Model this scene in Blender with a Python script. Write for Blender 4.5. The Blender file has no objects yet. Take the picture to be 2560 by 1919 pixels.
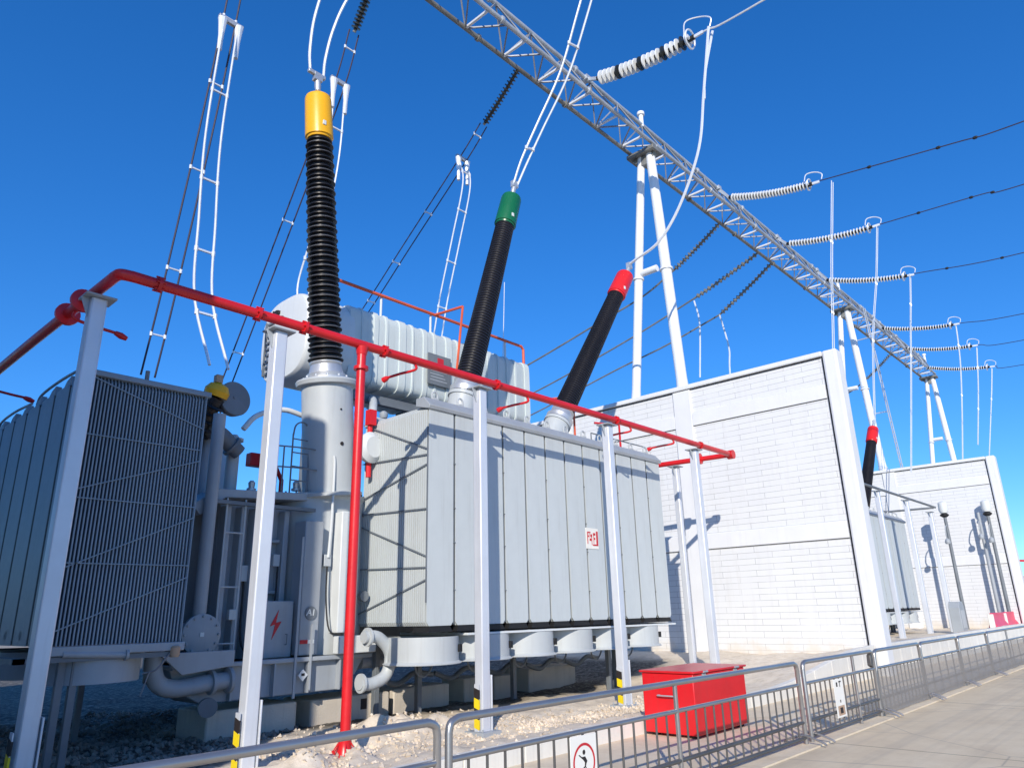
import bpy, math, random
from mathutils import Vector, Matrix, noise
random.seed(7)
R = math.radians
sc = bpy.context.scene
COL = sc.collection
PI = math.pi

# ------------------------------------------------------------------ materials
def new_mat(name):
    m = bpy.data.materials.new(name); m.use_nodes = True
    nt = m.node_tree; nt.nodes.clear()
    out = nt.nodes.new('ShaderNodeOutputMaterial'); b = nt.nodes.new('ShaderNodeBsdfPrincipled')
    nt.links.new(b.outputs[0], out.inputs[0])
    return m, nt, b
def N(nt, t, **kw):
    n = nt.nodes.new(t)
    for k, v in kw.items(): setattr(n, k, v)
    return n
def coords(nt, scale=(1, 1, 1)):
    tc = N(nt, 'ShaderNodeTexCoord'); mp = N(nt, 'ShaderNodeMapping')
    mp.inputs['Scale'].default_value = scale
    nt.links.new(tc.outputs['Object'], mp.inputs[0]); return mp.outputs[0]
def noise_n(nt, vec, scale, detail=4, rough=.55):
    n = N(nt, 'ShaderNodeTexNoise'); n.inputs['Scale'].default_value = scale
    n.inputs['Detail'].default_value = detail; n.inputs['Roughness'].default_value = rough
    nt.links.new(vec, n.inputs['Vector']); return n.outputs['Fac']
def ramp(nt, fac, stops):
    r = N(nt, 'ShaderNodeValToRGB'); nt.links.new(fac, r.inputs[0])
    e = r.color_ramp.elements
    while len(e) < len(stops): e.new(.5)
    for i, (p, c) in enumerate(stops): e[i].position = p; e[i].color = (c[0], c[1], c[2], 1)
    return r.outputs[0]
def mixc(nt, fac, a, b, mode='MIX'):
    m = N(nt, 'ShaderNodeMix', data_type='RGBA', blend_type=mode)
    for s, v in ((0, fac), (6, a), (7, b)):
        if isinstance(v, (int, float)): m.inputs[s].default_value = v
        elif isinstance(v, tuple): m.inputs[s].default_value = (v[0], v[1], v[2], 1)
        else: nt.links.new(v, m.inputs[s])
    return m.outputs[2]
def bump(nt, b, h, strength=.2, dist=.02):
    n = N(nt, 'ShaderNodeBump'); n.inputs['Strength'].default_value = strength; n.inputs['Distance'].default_value = dist
    nt.links.new(h, n.inputs['Height']); nt.links.new(n.outputs[0], b.inputs['Normal'])
def paint(name, col, rough=.45, metal=0., var=.12, streak=.0, spec=.5, bumpy=.03, dirt=(.25, .2, .15)):
    m, nt, b = new_mat(name)
    v = coords(nt); f = noise_n(nt, v, 1.3, 5, .6)
    lo = tuple(c * (1 - var) for c in col); hi = tuple(min(1, c * (1 + var)) for c in col)
    c = ramp(nt, f, [(.3, lo), (.7, hi)])
    if streak:
        s = noise_n(nt, coords(nt, (9, 9, .5)), 1., 5, .65)
        sf = ramp(nt, s, [(.52, (0, 0, 0)), (.75, (streak,) * 3)])
        c = mixc(nt, sf, c, tuple(col[i] * .45 + dirt[i] * .3 for i in range(3)))
    nt.links.new(c, b.inputs['Base Color'])
    g = noise_n(nt, v, 14, 3); rr = N(nt, 'ShaderNodeMapRange')
    rr.inputs[3].default_value = rough - .08; rr.inputs[4].default_value = rough + .12
    nt.links.new(g, rr.inputs[0]); nt.links.new(rr.outputs[0], b.inputs['Roughness'])
    b.inputs['Metallic'].default_value = metal
    if 'Specular IOR Level' in b.inputs: b.inputs['Specular IOR Level'].default_value = spec
    if bumpy: bump(nt, b, noise_n(nt, v, 30, 3), bumpy, .02)
    return m
def brick_mat():
    m, nt, b = new_mat('white_painted_brick')
    tc = N(nt, 'ShaderNodeTexCoord'); sp = N(nt, 'ShaderNodeSeparateXYZ'); cb = N(nt, 'ShaderNodeCombineXYZ')
    nt.links.new(tc.outputs['Object'], sp.inputs[0]); nt.links.new(sp.outputs[1], cb.inputs[0]); nt.links.new(sp.outputs[2], cb.inputs[1])
    br = N(nt, 'ShaderNodeTexBrick'); nt.links.new(cb.outputs[0], br.inputs['Vector'])
    br.inputs['Scale'].default_value = 1; br.inputs['Brick Width'].default_value = 1.05; br.inputs['Row Height'].default_value = .165
    br.inputs['Mortar Size'].default_value = .006; br.inputs['Mortar Smooth'].default_value = .3
    br.inputs['Color1'].default_value = (.71, .72, .725, 1); br.inputs['Color2'].default_value = (.68, .69, .70, 1)
    br.inputs['Mortar'].default_value = (.30, .31, .32, 1)
    n1 = noise_n(nt, tc.outputs['Object'], .9, 6, .6)
    # courses fade where the paint filled the joints
    fade = ramp(nt, n1, [(.48, (.1, .1, .1)), (.72, (.85, .85, .85))])
    c = mixc(nt, fade, br.outputs['Color'], (.71, .72, .725))
    n2 = noise_n(nt, coords(nt, (1, 5, .5)), 1.4, 5)
    c = mixc(nt, ramp(nt, n2, [(.5, (0, 0, 0)), (.85, (.3,) * 3)]), c, (.50, .49, .46))
    n3 = noise_n(nt, tc.outputs['Object'], 2.2, 5, .6)
    zz = N(nt, 'ShaderNodeMath', operation='MULTIPLY_ADD'); zz.inputs[1].default_value = 1.1; nt.links.new(n3, zz.inputs[0]); nt.links.new(sp.outputs[2], zz.inputs[2])
    c = mixc(nt, ramp(nt, zz.outputs[0], [(.35, (.85,) * 3), (.98, (0, 0, 0))]), c, (.60, .51, .38))
    nt.links.new(c, b.inputs['Base Color']); b.inputs['Roughness'].default_value = .75
    bump(nt, b, br.outputs['Fac'], -.08, .005)
    return m
def ground_mat(name, cols, scale, bumpscale, strength, pit_shade=False):
    m, nt, b = new_mat(name)
    tc = N(nt, 'ShaderNodeTexCoord'); v = tc.outputs['Object']
    f = noise_n(nt, v, scale, 8, .7)
    c = ramp(nt, f, [(.3, cols[0]), (.5, cols[1]), (.72, cols[2])])
    f2 = noise_n(nt, v, .35, 4)
    c = mixc(nt, ramp(nt, f2, [(.35, (.3,) * 3), (.6, (0, 0, 0))]), c, cols[0])
    if name.startswith('worn'):
        br = N(nt, 'ShaderNodeTexBrick'); nt.links.new(v, br.inputs['Vector']); br.offset = 0
        br.inputs['Scale'].default_value = 1; br.inputs['Brick Width'].default_value = 5.2; br.inputs['Row Height'].default_value = 4.6; br.inputs['Mortar Size'].default_value = .014
        br.inputs['Color1'].default_value = (1, 1, 1, 1); br.inputs['Color2'].default_value = (.93, .93, .93, 1); br.inputs['Mortar'].default_value = (.42, .40, .37, 1)
        c = mixc(nt, 1.0, c, br.outputs['Color'], 'MULTIPLY')
        ty = noise_n(nt, coords(nt, (.05, 2.2, 1)), 1.6, 5, .6); c = mixc(nt, ramp(nt, ty, [(.48, (0, 0, 0)), (.72, (.4,) * 3)]), c, (.36, .31, .25))
        vo = N(nt, 'ShaderNodeTexVoronoi', feature='DISTANCE_TO_EDGE'); vo.inputs['Scale'].default_value = .45; nt.links.new(v, vo.inputs['Vector'])
        ck = ramp(nt, vo.outputs['Distance'], [(.0, (.6,) * 3), (.006, (0, 0, 0))]); c = mixc(nt, ck, c, (.3, .26, .21))
    if pit_shade:
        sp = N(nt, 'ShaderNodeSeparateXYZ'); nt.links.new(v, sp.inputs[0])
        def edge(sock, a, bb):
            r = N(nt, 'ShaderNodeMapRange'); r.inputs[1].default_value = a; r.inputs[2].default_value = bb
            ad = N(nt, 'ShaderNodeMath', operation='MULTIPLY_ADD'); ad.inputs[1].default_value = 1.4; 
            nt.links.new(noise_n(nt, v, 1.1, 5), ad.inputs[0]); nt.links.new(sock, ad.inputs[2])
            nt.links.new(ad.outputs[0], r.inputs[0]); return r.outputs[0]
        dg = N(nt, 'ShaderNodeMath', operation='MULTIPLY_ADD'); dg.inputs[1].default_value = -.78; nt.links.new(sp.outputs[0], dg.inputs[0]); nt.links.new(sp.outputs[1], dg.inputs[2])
        fx = edge(dg.outputs[0], 6.1, 6.6); fy = edge(sp.outputs[1], 11.0, 11.7); fx2 = edge(sp.outputs[0], 19., 18.)  # gravel tone also paints shade under the bank and along the firewall shadow
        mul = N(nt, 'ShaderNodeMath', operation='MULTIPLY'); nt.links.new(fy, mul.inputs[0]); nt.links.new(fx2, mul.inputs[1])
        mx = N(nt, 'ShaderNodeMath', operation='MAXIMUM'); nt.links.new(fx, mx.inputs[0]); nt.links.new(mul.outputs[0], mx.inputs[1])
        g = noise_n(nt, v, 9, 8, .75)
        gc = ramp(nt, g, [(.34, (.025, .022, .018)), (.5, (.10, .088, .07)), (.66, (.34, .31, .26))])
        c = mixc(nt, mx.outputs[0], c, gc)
    nt.links.new(c, b.inputs['Base Color']); b.inputs['Roughness'].default_value = .92
    h = noise_n(nt, v, bumpscale, 8, .7); bump(nt, b, h, strength, .05)
    return m

M = {}
M['grey'] = paint('transformer_grey_paint', (.46, .49, .50), .42, var=.05, streak=.25)
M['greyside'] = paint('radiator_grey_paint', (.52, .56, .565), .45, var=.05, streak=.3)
M['rad_shade'] = paint('radiator_paint_with_shade', (.22, .28, .34), .42, var=.08, streak=.25)  # radiator grey with the left bank's blue shade put into the colour
M['dgrey'] = paint('dark_grey_paint', (.16, .18, .2), .5, var=.2)
M['midgrey'] = paint('mid_grey_paint', (.33, .36, .39), .45, var=.1, streak=.3)
M['white'] = paint('white_gloss_paint', (.66, .69, .69), .35, var=.04, streak=.15)
M['conserv'] = paint('conservator_paint', (.60, .66, .65), .35, var=.04, streak=.2)
M['postw'] = paint('galvanised_white_steel', (.66, .69, .74), .38, metal=.25, var=.07, streak=.3)
M['red'] = paint('red_pipe_paint', (.62, .015, .02), .32, var=.15)
M['orange'] = paint('primer_orange_paint', (.62, .10, .04), .5, var=.2)
M['rbox'] = paint('red_bin_paint', (.66, .012, .018), .3, var=.12, streak=.15)
M['yellow'] = paint('yellow_cap_paint', (.85, .42, .005), .35, var=.05)
M['yel2'] = paint('warning_yellow_paint', (.80, .60, .01), .5, var=.12)
M['green'] = paint('green_cap_paint', (.008, .13, .05), .3, var=.1)
M['redcap'] = paint('red_cap_paint', (.70, .02, .02), .3, var=.08)
M['black'] = paint('black_silicone', (.012, .011, .013), .38, var=.2)
M['blackm'] = paint('black_rubber', (.01, .01, .011), .6, var=.2)
M['shedrim'] = paint('pale_shed_rim', (.20, .20, .21), .5, var=.2)
M['alu'] = paint('cast_aluminium', (.55, .56, .57), .4, metal=.6, var=.15, bumpy=.1)
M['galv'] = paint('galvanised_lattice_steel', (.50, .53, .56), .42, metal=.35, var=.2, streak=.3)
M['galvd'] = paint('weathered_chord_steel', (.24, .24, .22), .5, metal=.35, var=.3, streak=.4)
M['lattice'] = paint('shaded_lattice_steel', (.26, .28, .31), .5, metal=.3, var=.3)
M['legw'] = paint('white_gantry_paint', (.80, .82, .84), .4, var=.05, streak=.2)
M['cable'] = paint('bright_aluminium_conductor', (.78, .80, .82), .35, metal=.3, var=.1)
M['cabled'] = paint('dark_conductor', (.035, .03, .06), .6, var=.2)
M['porc'] = paint('white_porcelain_disc', (.78, .80, .80), .22, var=.05)
M['porcd'] = paint('dark_glass_disc', (.03, .035, .035), .3, var=.2)
M['fence'] = paint('brushed_stainless_steel', (.38, .37, .365), .3, metal=.75, var=.12)
M['fenced'] = paint('stained_barrier_steel', (.13, .125, .12), .45, metal=.5, var=.25)
M['signw'] = paint('sign_white', (.80, .78, .72), .5, var=.04)
M['signr'] = paint('sign_red', (.55, .02, .03), .5, var=.08)
M['signk'] = paint('sign_black', (.02, .015, .015), .6, var=.05)
M['concw'] = paint('cream_render', (.72, .70, .64), .8, var=.06, streak=.3, bumpy=.15)
M['wallw'] = paint('white_wall_paint', (.72, .73, .74), .7, var=.03, streak=.12, bumpy=.06)
M['conc'] = paint('sandy_concrete', (.56, .50, .42), .85, var=.12, streak=.3, bumpy=.3)
M['joint'] = paint('dark_joint_sealant', (.02, .02, .022), .8, var=.1)
M['tan'] = paint('tan_cap_leather', (.45, .30, .2), .6, var=.1)
M['pink'] = paint('red_water_barrier_plastic', (.70, .05, .12), .4, var=.1)
M['brick'] = brick_mat()
M['sand'] = ground_mat('compound_sand_gravel_and_shade', [(.58, .485, .36), (.78, .67, .52), (.86, .77, .63)], 5, 14, .3, pit_shade=True)
M['road'] = ground_mat('worn_concrete_road', [(.64, .51, .335), (.72, .59, .395), (.79, .665, .465)], 1.6, 60, .12)
M['pave'] = ground_mat('pale_concrete_verge', [(.61, .50, .355), (.74, .625, .455), (.82, .715, .54)], 2.2, 40, .2)
M['desert'] = ground_mat('desert_ground', [(.34, .28, .2), (.42, .35, .26), (.5, .43, .33)], .8, 8, .4)
M['stone'] = paint('crushed_stone', (.62, .53, .42), .9, var=.4, bumpy=.3)
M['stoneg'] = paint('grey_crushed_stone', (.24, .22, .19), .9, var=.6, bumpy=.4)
def net_mat():
    m, nt, b = new_mat('dust_net_mesh')
    tr = N(nt, 'ShaderNodeBsdfTransparent'); mx = N(nt, 'ShaderNodeMixShader')
    b.inputs['Base Color'].default_value = (.27, .25, .23, 1); b.inputs['Roughness'].default_value = .8
    f = noise_n(nt, coords(nt), 3, 4)
    r = N(nt, 'ShaderNodeMapRange'); r.inputs[3].default_value = .62; r.inputs[4].default_value = .85
    nt.links.new(f, r.inputs[0]); nt.links.new(r.outputs[0], mx.inputs[0])
    nt.links.new(tr.outputs[0], mx.inputs[1]); nt.links.new(b.outputs[0], mx.inputs[2])
    nt.links.new(mx.outputs[0], nt.nodes['Material Output'].inputs[0]); return m
M['net'] = net_mat()

# ------------------------------------------------------------------ mesh builder
def frame(d):
    d = Vector(d).normalized()
    up = Vector((0, 0, 1)) if abs(d.z) < .95 else Vector((1, 0, 0))
    a = d.cross(up).normalized(); return a, a.cross(d).normalized(), d
class MB:
    def __init__(s): s.v = []; s.f = []; s.mi = []; s.cur = 0
    def add(s, vs, fs):
        n = len(s.v); s.v += [tuple(p) for p in vs]; s.f += [tuple(i + n for i in f) for f in fs]; s.mi += [s.cur] * len(fs); return s
    def box(s, x0, x1, y0, y1, z0, z1):
        return s.add([(x, y, z) for z in (z0, z1) for y in (y0, y1) for x in (x0, x1)],
                     [(0, 2, 3, 1), (4, 5, 7, 6), (0, 1, 5, 4), (2, 6, 7, 3), (0, 4, 6, 2), (1, 3, 7, 5)])
    def bar(s, p0, p1, w, h=None):
        h = h or w; p0 = Vector(p0); p1 = Vector(p1); a, b, d = frame(p1 - p0); a = a * w / 2; b = b * h / 2
        vs = [p + a * i + b * j for p in (p0, p1) for j in (-1, 1) for i in (-1, 1)]
        return s.add(vs, [(0, 2, 3, 1), (4, 5, 7, 6), (0, 1, 5, 4), (2, 6, 7, 3), (0, 4, 6, 2), (1, 3, 7, 5)])
    def lathe(s, base, axis, prof, n=20):
        a, b, d = frame(axis); base = Vector(base); vs = []; fs = []
        for t, r in prof:
            for k in range(n):
                g = 2 * PI * k / n; vs.append(base + d * t + (a * math.cos(g) + b * math.sin(g)) * r)
        m = len(prof)
        for i in range(m - 1):
            for k in range(n):
                k2 = (k + 1) % n; fs.append((i * n + k, i * n + k2, (i + 1) * n + k2, (i + 1) * n + k))
        fs.append(tuple(range(n - 1, -1, -1))); fs.append(tuple((m - 1) * n + k for k in range(n)))
        return s.add(vs, fs)
    def cyl(s, p0, p1, r0, r1=None, n=16):
        p0 = Vector(p0); p1 = Vector(p1); L = (p1 - p0).length
        return s.lathe(p0, p1 - p0, [(0, r0), (L, r0 if r1 is None else r1)], n)
    def tube(s, pts, r, n=8):
        P = [Vector(p) for p in pts]; vs = []; fs = []; a = None
        for i, p in enumerate(P):
            d = (P[min(i + 1, len(P) - 1)] - P[max(i - 1, 0)]).normalized()
            if a is None: a = frame(d)[0]
            else:
                a = (a - d * a.dot(d)).normalized()
            b = a.cross(d)
            for k in range(n):
                g = 2 * PI * k / n; vs.append(p + (a * math.cos(g) + b * math.sin(g)) * r)
        for i in range(len(P) - 1):
            for k in range(n):
                k2 = (k + 1) % n; fs.append((i * n + k, i * n + k2, (i + 1) * n + k2, (i + 1) * n + k))
        fs.append(tuple(range(n - 1, -1, -1))); fs.append(tuple((len(P) - 1) * n + k for k in range(n)))
        return s.add(vs, fs)
    def ring(s, c, axis, R_, r, n=28, m=8):
        a, b, d = frame(axis); c = Vector(c); vs = []; fs = []
        for i in range(n):
            g = 2 * PI * i / n; o = a * math.cos(g) + b * math.sin(g)
            for j in range(m):
                h = 2 * PI * j / m; vs.append(c + o * (R_ + r * math.cos(h)) + d * r * math.sin(h))
        for i in range(n):
            for j in range(m):
                fs.append((i * m + j, ((i + 1) % n) * m + j, ((i + 1) % n) * m + (j + 1) % m, i * m + (j + 1) % m))
        return s.add(vs, fs)
    def prism(s, poly, ax, a0, a1):
        """extrude a 2-D polygon along axis ax ('x','y','z')"""
        n = len(poly); vs = []
        for t in (a0, a1):
            for u, w in poly: vs.append({'x': (t, u, w), 'y': (u, t, w), 'z': (u, w, t)}[ax])
        fs = [tuple(range(n - 1, -1, -1)), tuple(range(n, 2 * n))] + [(i, (i + 1) % n, (i + 1) % n + n, i + n) for i in range(n)]
        return s.add(vs, fs)
    def build(s, name, mat, parent=None, bevel=0, origin=None, smooth=35):
        o0 = Vector(origin) if origin else (ORG.get(parent.name, Vector()) if parent else Vector())
        me = bpy.data.meshes.new(name); me.from_pydata([tuple(Vector(p) - o0) for p in s.v], [], s.f)
        mats = mat if isinstance(mat, (list, tuple)) else [mat]
        for mm in mats: me.materials.append(M[mm] if isinstance(mm, str) else mm)
        for p, i in zip(me.polygons, s.mi): p.material_index = i
        me.update()
        import bmesh
        bm = bmesh.new(); bm.from_mesh(me); bmesh.ops.recalc_face_normals(bm, faces=bm.faces); bm.to_mesh(me); bm.free()
        if smooth: me.shade_smooth(); me.set_sharp_from_angle(angle=R(smooth))
        o = bpy.data.objects.new(name, me); COL.objects.link(o)
        if parent: o.parent = parent; ORG[o.name] = o0
        else: o.location = o0; ORG[o.name] = o0
        if bevel:
            b = o.modifiers.new('bevel', 'BEVEL'); b.width = bevel; b.segments = 2; b.limit_method = 'ANGLE'; b.angle_limit = R(40)
        return o
ORG = {}
def tag(o, label=None, cat=None, group=None, kind=None):
    if label: o['label'] = label
    if cat: o['category'] = cat
    if group: o['group'] = group
    if kind: o['kind'] = kind
    return o
def thing(name, loc, label, cat, group=None):
    o = bpy.data.objects.new(name, None); COL.objects.link(o); o.location = loc; o.empty_display_size = .2
    ORG[o.name] = Vector(loc); return tag(o, label, cat, group)
def dup(root, dx=0, dy=0, dz=0, label=None, group=None, skip=()):
    def cp(o, par):
        c = o.copy(); COL.objects.link(c); c.parent = par
        for ch in list(o.children):
            if ch.name.split('.')[0] not in skip: cp(ch, c)
        return c
    r = cp(root, None); r.location = Vector(root.location) + Vector((dx, dy, dz))
    if label: r['label'] = label
    if group: r['group'] = group
    return r
def spline(pts, n=8):
    P = [Vector(p) for p in pts]; P = [P[0] * 2 - P[1]] + P + [P[-1] * 2 - P[-2]]; out = []
    for i in range(1, len(P) - 2):
        for k in range(n):
            t = k / n; a, b, c, d = P[i - 1:i + 3]
            out.append(.5 * ((2 * b) + (c - a) * t + (2 * a - 5 * b + 4 * c - d) * t * t + (3 * b - a - 3 * c + d) * t ** 3))
    out.append(P[-2]); return out
def sm(t): t = max(0, min(1, t)); return t * t * (3 - 2 * t)

# ------------------------------------------------------------------ setting
def gh(x, y):
    base = .5 * sm((x - 13.5) / 6)
    k = .2 * (1 - sm((y - 6.6) / 1.4))
    p = Vector((x, y, 0)); n = noise.fractal(p * .9, 1, 2, 5) * .07 + noise.fractal(p * 4.5, 1, 2, 3) * .022
    heap = .16 * math.exp(-((x - 7.4) ** 2 / 1.6 + (y - 9.6) ** 2 / .5)) + .12 * math.exp(-((x - 5.6) ** 2 / .8 + (y - 8.1) ** 2 / .3))
    amp = sm((y - 6.45) / .3)
    return base + k + (n + heap * (1 + 2 * noise.noise(p * 3))) * amp
def grid(name, xs, ys, fz, mat):
    vs = [(x, y, fz(x, y)) for y in ys for x in xs]; nx = len(xs)
    fs = [(j * nx + i, j * nx + i + 1, (j + 1) * nx + i + 1, (j + 1) * nx + i) for j in range(len(ys) - 1) for i in range(nx - 1)]
    m = MB(); m.add(vs, fs); return m.build(name, mat, smooth=180)
def rng(a, b, s):
    n = max(1, round((b - a) / s)); return [a + (b - a) * i / n for i in range(n)]
g = MB(); g.add([(-3000, -3000, -.06), (3000, -3000, -.06), (3000, 3000, -.06), (-3000, 3000, -.06)], [(0, 1, 2, 3)])
tag(g.build('ground', 'desert', smooth=0), 'pale desert ground stretching to the horizon', kind='structure')
g = MB(); g.box(-60, 400, -14, 4.02, -.3, 0)
tag(g.build('road', 'road', smooth=0), 'worn beige concrete road in front of the barriers', kind='structure')
g = MB(); g.box(-60, 400, 4.025, 6.4, -.3, .018)
tag(g.build('pavement', 'pave', smooth=0), 'pale concrete verge under the barriers', kind='structure')
xs = rng(-14, 1, .6) + rng(1, 13, .09) + rng(13, 22, .25) + rng(22, 90, 1.2) + [90]
ys = rng(6.46, 11.5, .09) + rng(11.5, 20, .3) + rng(20, 60, 2) + [60]
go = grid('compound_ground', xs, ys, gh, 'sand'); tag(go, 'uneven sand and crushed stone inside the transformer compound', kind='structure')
# low kerb wall holding the compound back
km = MB(); kx = rng(-14, 90, 1.0) + [90]
for i in range(len(kx) - 1):
    a, b = kx[i], kx[i + 1] - .012
    za = .24 + .5 * sm((a - 13.5) / 6); zb = .24 + .5 * sm((b - 13.5) / 6)
    km.add([(x, y, z) for (x, t) in ((a, za), (b, zb)) for y in (6.33, 6.47) for z in (-.1, t)],
           [(0, 1, 3, 2), (4, 6, 7, 5), (0, 4, 5, 1), (2, 3, 7, 6), (1, 5, 7, 3), (0, 2, 6, 4)])
tag(km.build('kerb_wall', 'concw', bevel=.01, smooth=0), 'low cream rendered kerb wall along the edge of the compound sand', 'kerb wall')

# loose stones, one uncountable mass each
def stones(name, n, region, mat, smin, smax, label):
    m = MB()
    for _ in range(n):
        x, y = region()
        if mat == 'stoneg' and y < 4.75 + .78 * (x + 1.3) + random.random() * .5: continue  # dark stones kept to the shadow side, like the painted shade below them
        r = random.uniform(smin, smax) * random.choice((1, 1, 1.6)); z = gh(x, y) + r * .2
        q = [Vector(p) for p in ((1, 0, 0), (-1, 0, 0), (0, 1, 0), (0, -1, 0), (0, 0, 1), (0, 0, -1), (.6, .6, .5), (-.6, .5, .55))][:6]
        rot = Matrix.Rotation(random.uniform(0, PI), 3, Vector((random.random(), random.random(), random.random() + .1)).normalized())
        vs = [rot @ Vector((p.x * r * random.uniform(.7, 1.3), p.y * r * random.uniform(.6, 1.2), p.z * r * random.uniform(.5, .9))) + Vector((x, y, z)) for p in q]
        m.add(vs, [(0, 2, 4), (2, 1, 4), (1, 3, 4), (3, 0, 4), (2, 0, 5), (1, 2, 5), (3, 1, 5), (0, 3, 5)])
    tag(m.build(name, mat, smooth=0), label, kind='stuff')
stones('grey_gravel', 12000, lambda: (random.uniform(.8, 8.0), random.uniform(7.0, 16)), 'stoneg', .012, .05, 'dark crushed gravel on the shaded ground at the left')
stones('sandy_rubble', 1700, lambda: (random.uniform(5., 10), min(11, max(6.6, random.gauss(8.6, .9)))), 'stone', .008, .034, 'sandy rubble heaped along the foot of the pipe posts')
stones('pale_pebbles', 1500, lambda: (random.uniform(9, 14), random.gauss(8.0, .4)), 'stone', .01, .035, 'pale pebbles scattered between the right pipe posts')

# ------------------------------------------------------------------ firewalls
def firewall(W, y0, h, z0, label):
    t = thing('firewall', (W, y0, z0), label, 'firewall', None)
    y1 = y0 + 15.5; th = .5
    m = MB(); m.box(W + .06, W + th - .04, y0 + .44, y1 - .02, -.2, h - .16); m.build('brick_panel', 'brick', t, smooth=0)
    # end column, columns and beams stand proud of the brick
    def part(nm, *b, mat='wallw', bev=.03): q = MB(); q.box(*b); q.build(nm, mat, t, bevel=bev, smooth=0)
    part('end_column', W - .04, W + th, y0, y0 + .40, -.2, h, bev=.06)
    part('joint', W + .03, W + .2, y0 + .40, y0 + .44, -.2, h - .12, mat='joint', bev=0)
    cols = [(y0 + 4.65, .62), (y0 + 9.6, .6), (y0 + 14.8, .5)]
    for a, w in cols: part('column', W, W + th - .02, a, a + w, -.2, h - .17, bev=.02)
    prev = y0 + .462
    for a, w in cols:
        for (b0, b1) in ((h - 1.37, h - .95), (h - 5.2, h - 4.75)):
            part('beam', W + .012, W + th - .03, prev + .002, a - .002, b0, b1, bev=.015)
            part('joint', W + .045, W + .09, prev + .003, a - .003, b0 - .014, b0 - .002, mat='joint', bev=0)
        prev = a + w
    part('coping', W - .05, W + th + .03, y0 + .405, y1, h - .15, h, bev=.03)
    part('joint', W + .02, W + .09, y0 + .47, y1 - .01, h - .175, h - .155, mat='joint', bev=0)
    return t
firewall(20.2, 6.12, 8.6, .4, 'tall white brick firewall beside the main transformer, between the two bays')
firewall(42.2, 6.25, 8.65, .5, 'farther white firewall, the smaller one behind the second transformer')
firewall(-1.8, 4.55, 9.9, 0, 'white firewall at the near end of the bay, left of the left radiator bank')

# ------------------------------------------------------------------ white pipe posts
def post(x, y, h=5.42, label=None, group='white posts carrying the red sprinkler pipe', cap=True, stripes=True, w=.175, base=0):
    t = thing('pipe_post', (x, y, base), label, 'post', group)
    m = MB(); m.box(x - w / 2, x + w / 2, y - w / 2, y + w / 2, base - .1, h); m.build('shaft', 'postw', t, bevel=.018)
    m = MB(); m.box(x - .17, x + .17, y - .15, y + .15, h, h + .025)
    m.prism([(x - .09, h), (x - .19, h), (x - .09, h - .25)], 'y', y - .008, y + .008) if cap else None
    m.build('top_plate', 'midgrey', t, bevel=.004)
    if stripes:
        m = MB(); m.cur = 0; z = base + .02
        xx = x - w / 2 - .045
        m.box(xx, xx + .012, y - .05, y + .05, z, z + .66); m.cur = 1
        for k in range(4):
            zz = z + .02 + k * .14; m.cur = 1 if k % 2 else 2
            m.prism([(y - .052, zz), (y + .052, zz + .03), (y + .052, zz + .17), (y - .052, zz + .14)], 'x', xx - .004, xx - .001)
            m.box(xx - .004, xx + .016, y - .056, y - .051, zz + .01, zz + .14)
        m.build('warning_strip', ['postw', 'signk', 'yel2'], t, smooth=0)
        m = MB(); m.box(x + w / 2 + .012, x + w / 2 + .03, y - .1, y + .02, base, base + .8); m.build('cable_cover', 'postw', t, bevel=.003)
    m = MB(); m.box(x - .2, x + .2, y - .2, y + .2, base - .06, base + .02)
    for a in (-.15, .15):
        for b in (-.15, .15): m.cyl((x + a, y + b, base + .02), (x + a, y + b, base + .06), .015, n=6)
    m.build('base_plate', 'midgrey', t, bevel=.004)
    return t
p1 = post(2.5, 9.05, label='shaded post at the far left standing before the dark left radiators')
p2 = post(4.6, 8.5, label='bright white post just left of the red riser pipe')
p3 = post(8.45, 8.5, label='white post in front of the first panels of the right radiator bank')
p4 = post(12.22, 8.5, label='white post in front of the last radiator panels, left of the red bin')
p5 = post(15.87, 8.5, label='slim white post standing behind the red bin', base=.2, stripes=False)
p6 = post(17.35, 9.9, label='thin post under the return pipe next to the firewall', base=.35, stripes=False, w=.15, h=5.4)
p7 = post(2.42, 14.6, label='post cut by the left edge of the view under the dark pipe', stripes=False)

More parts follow.
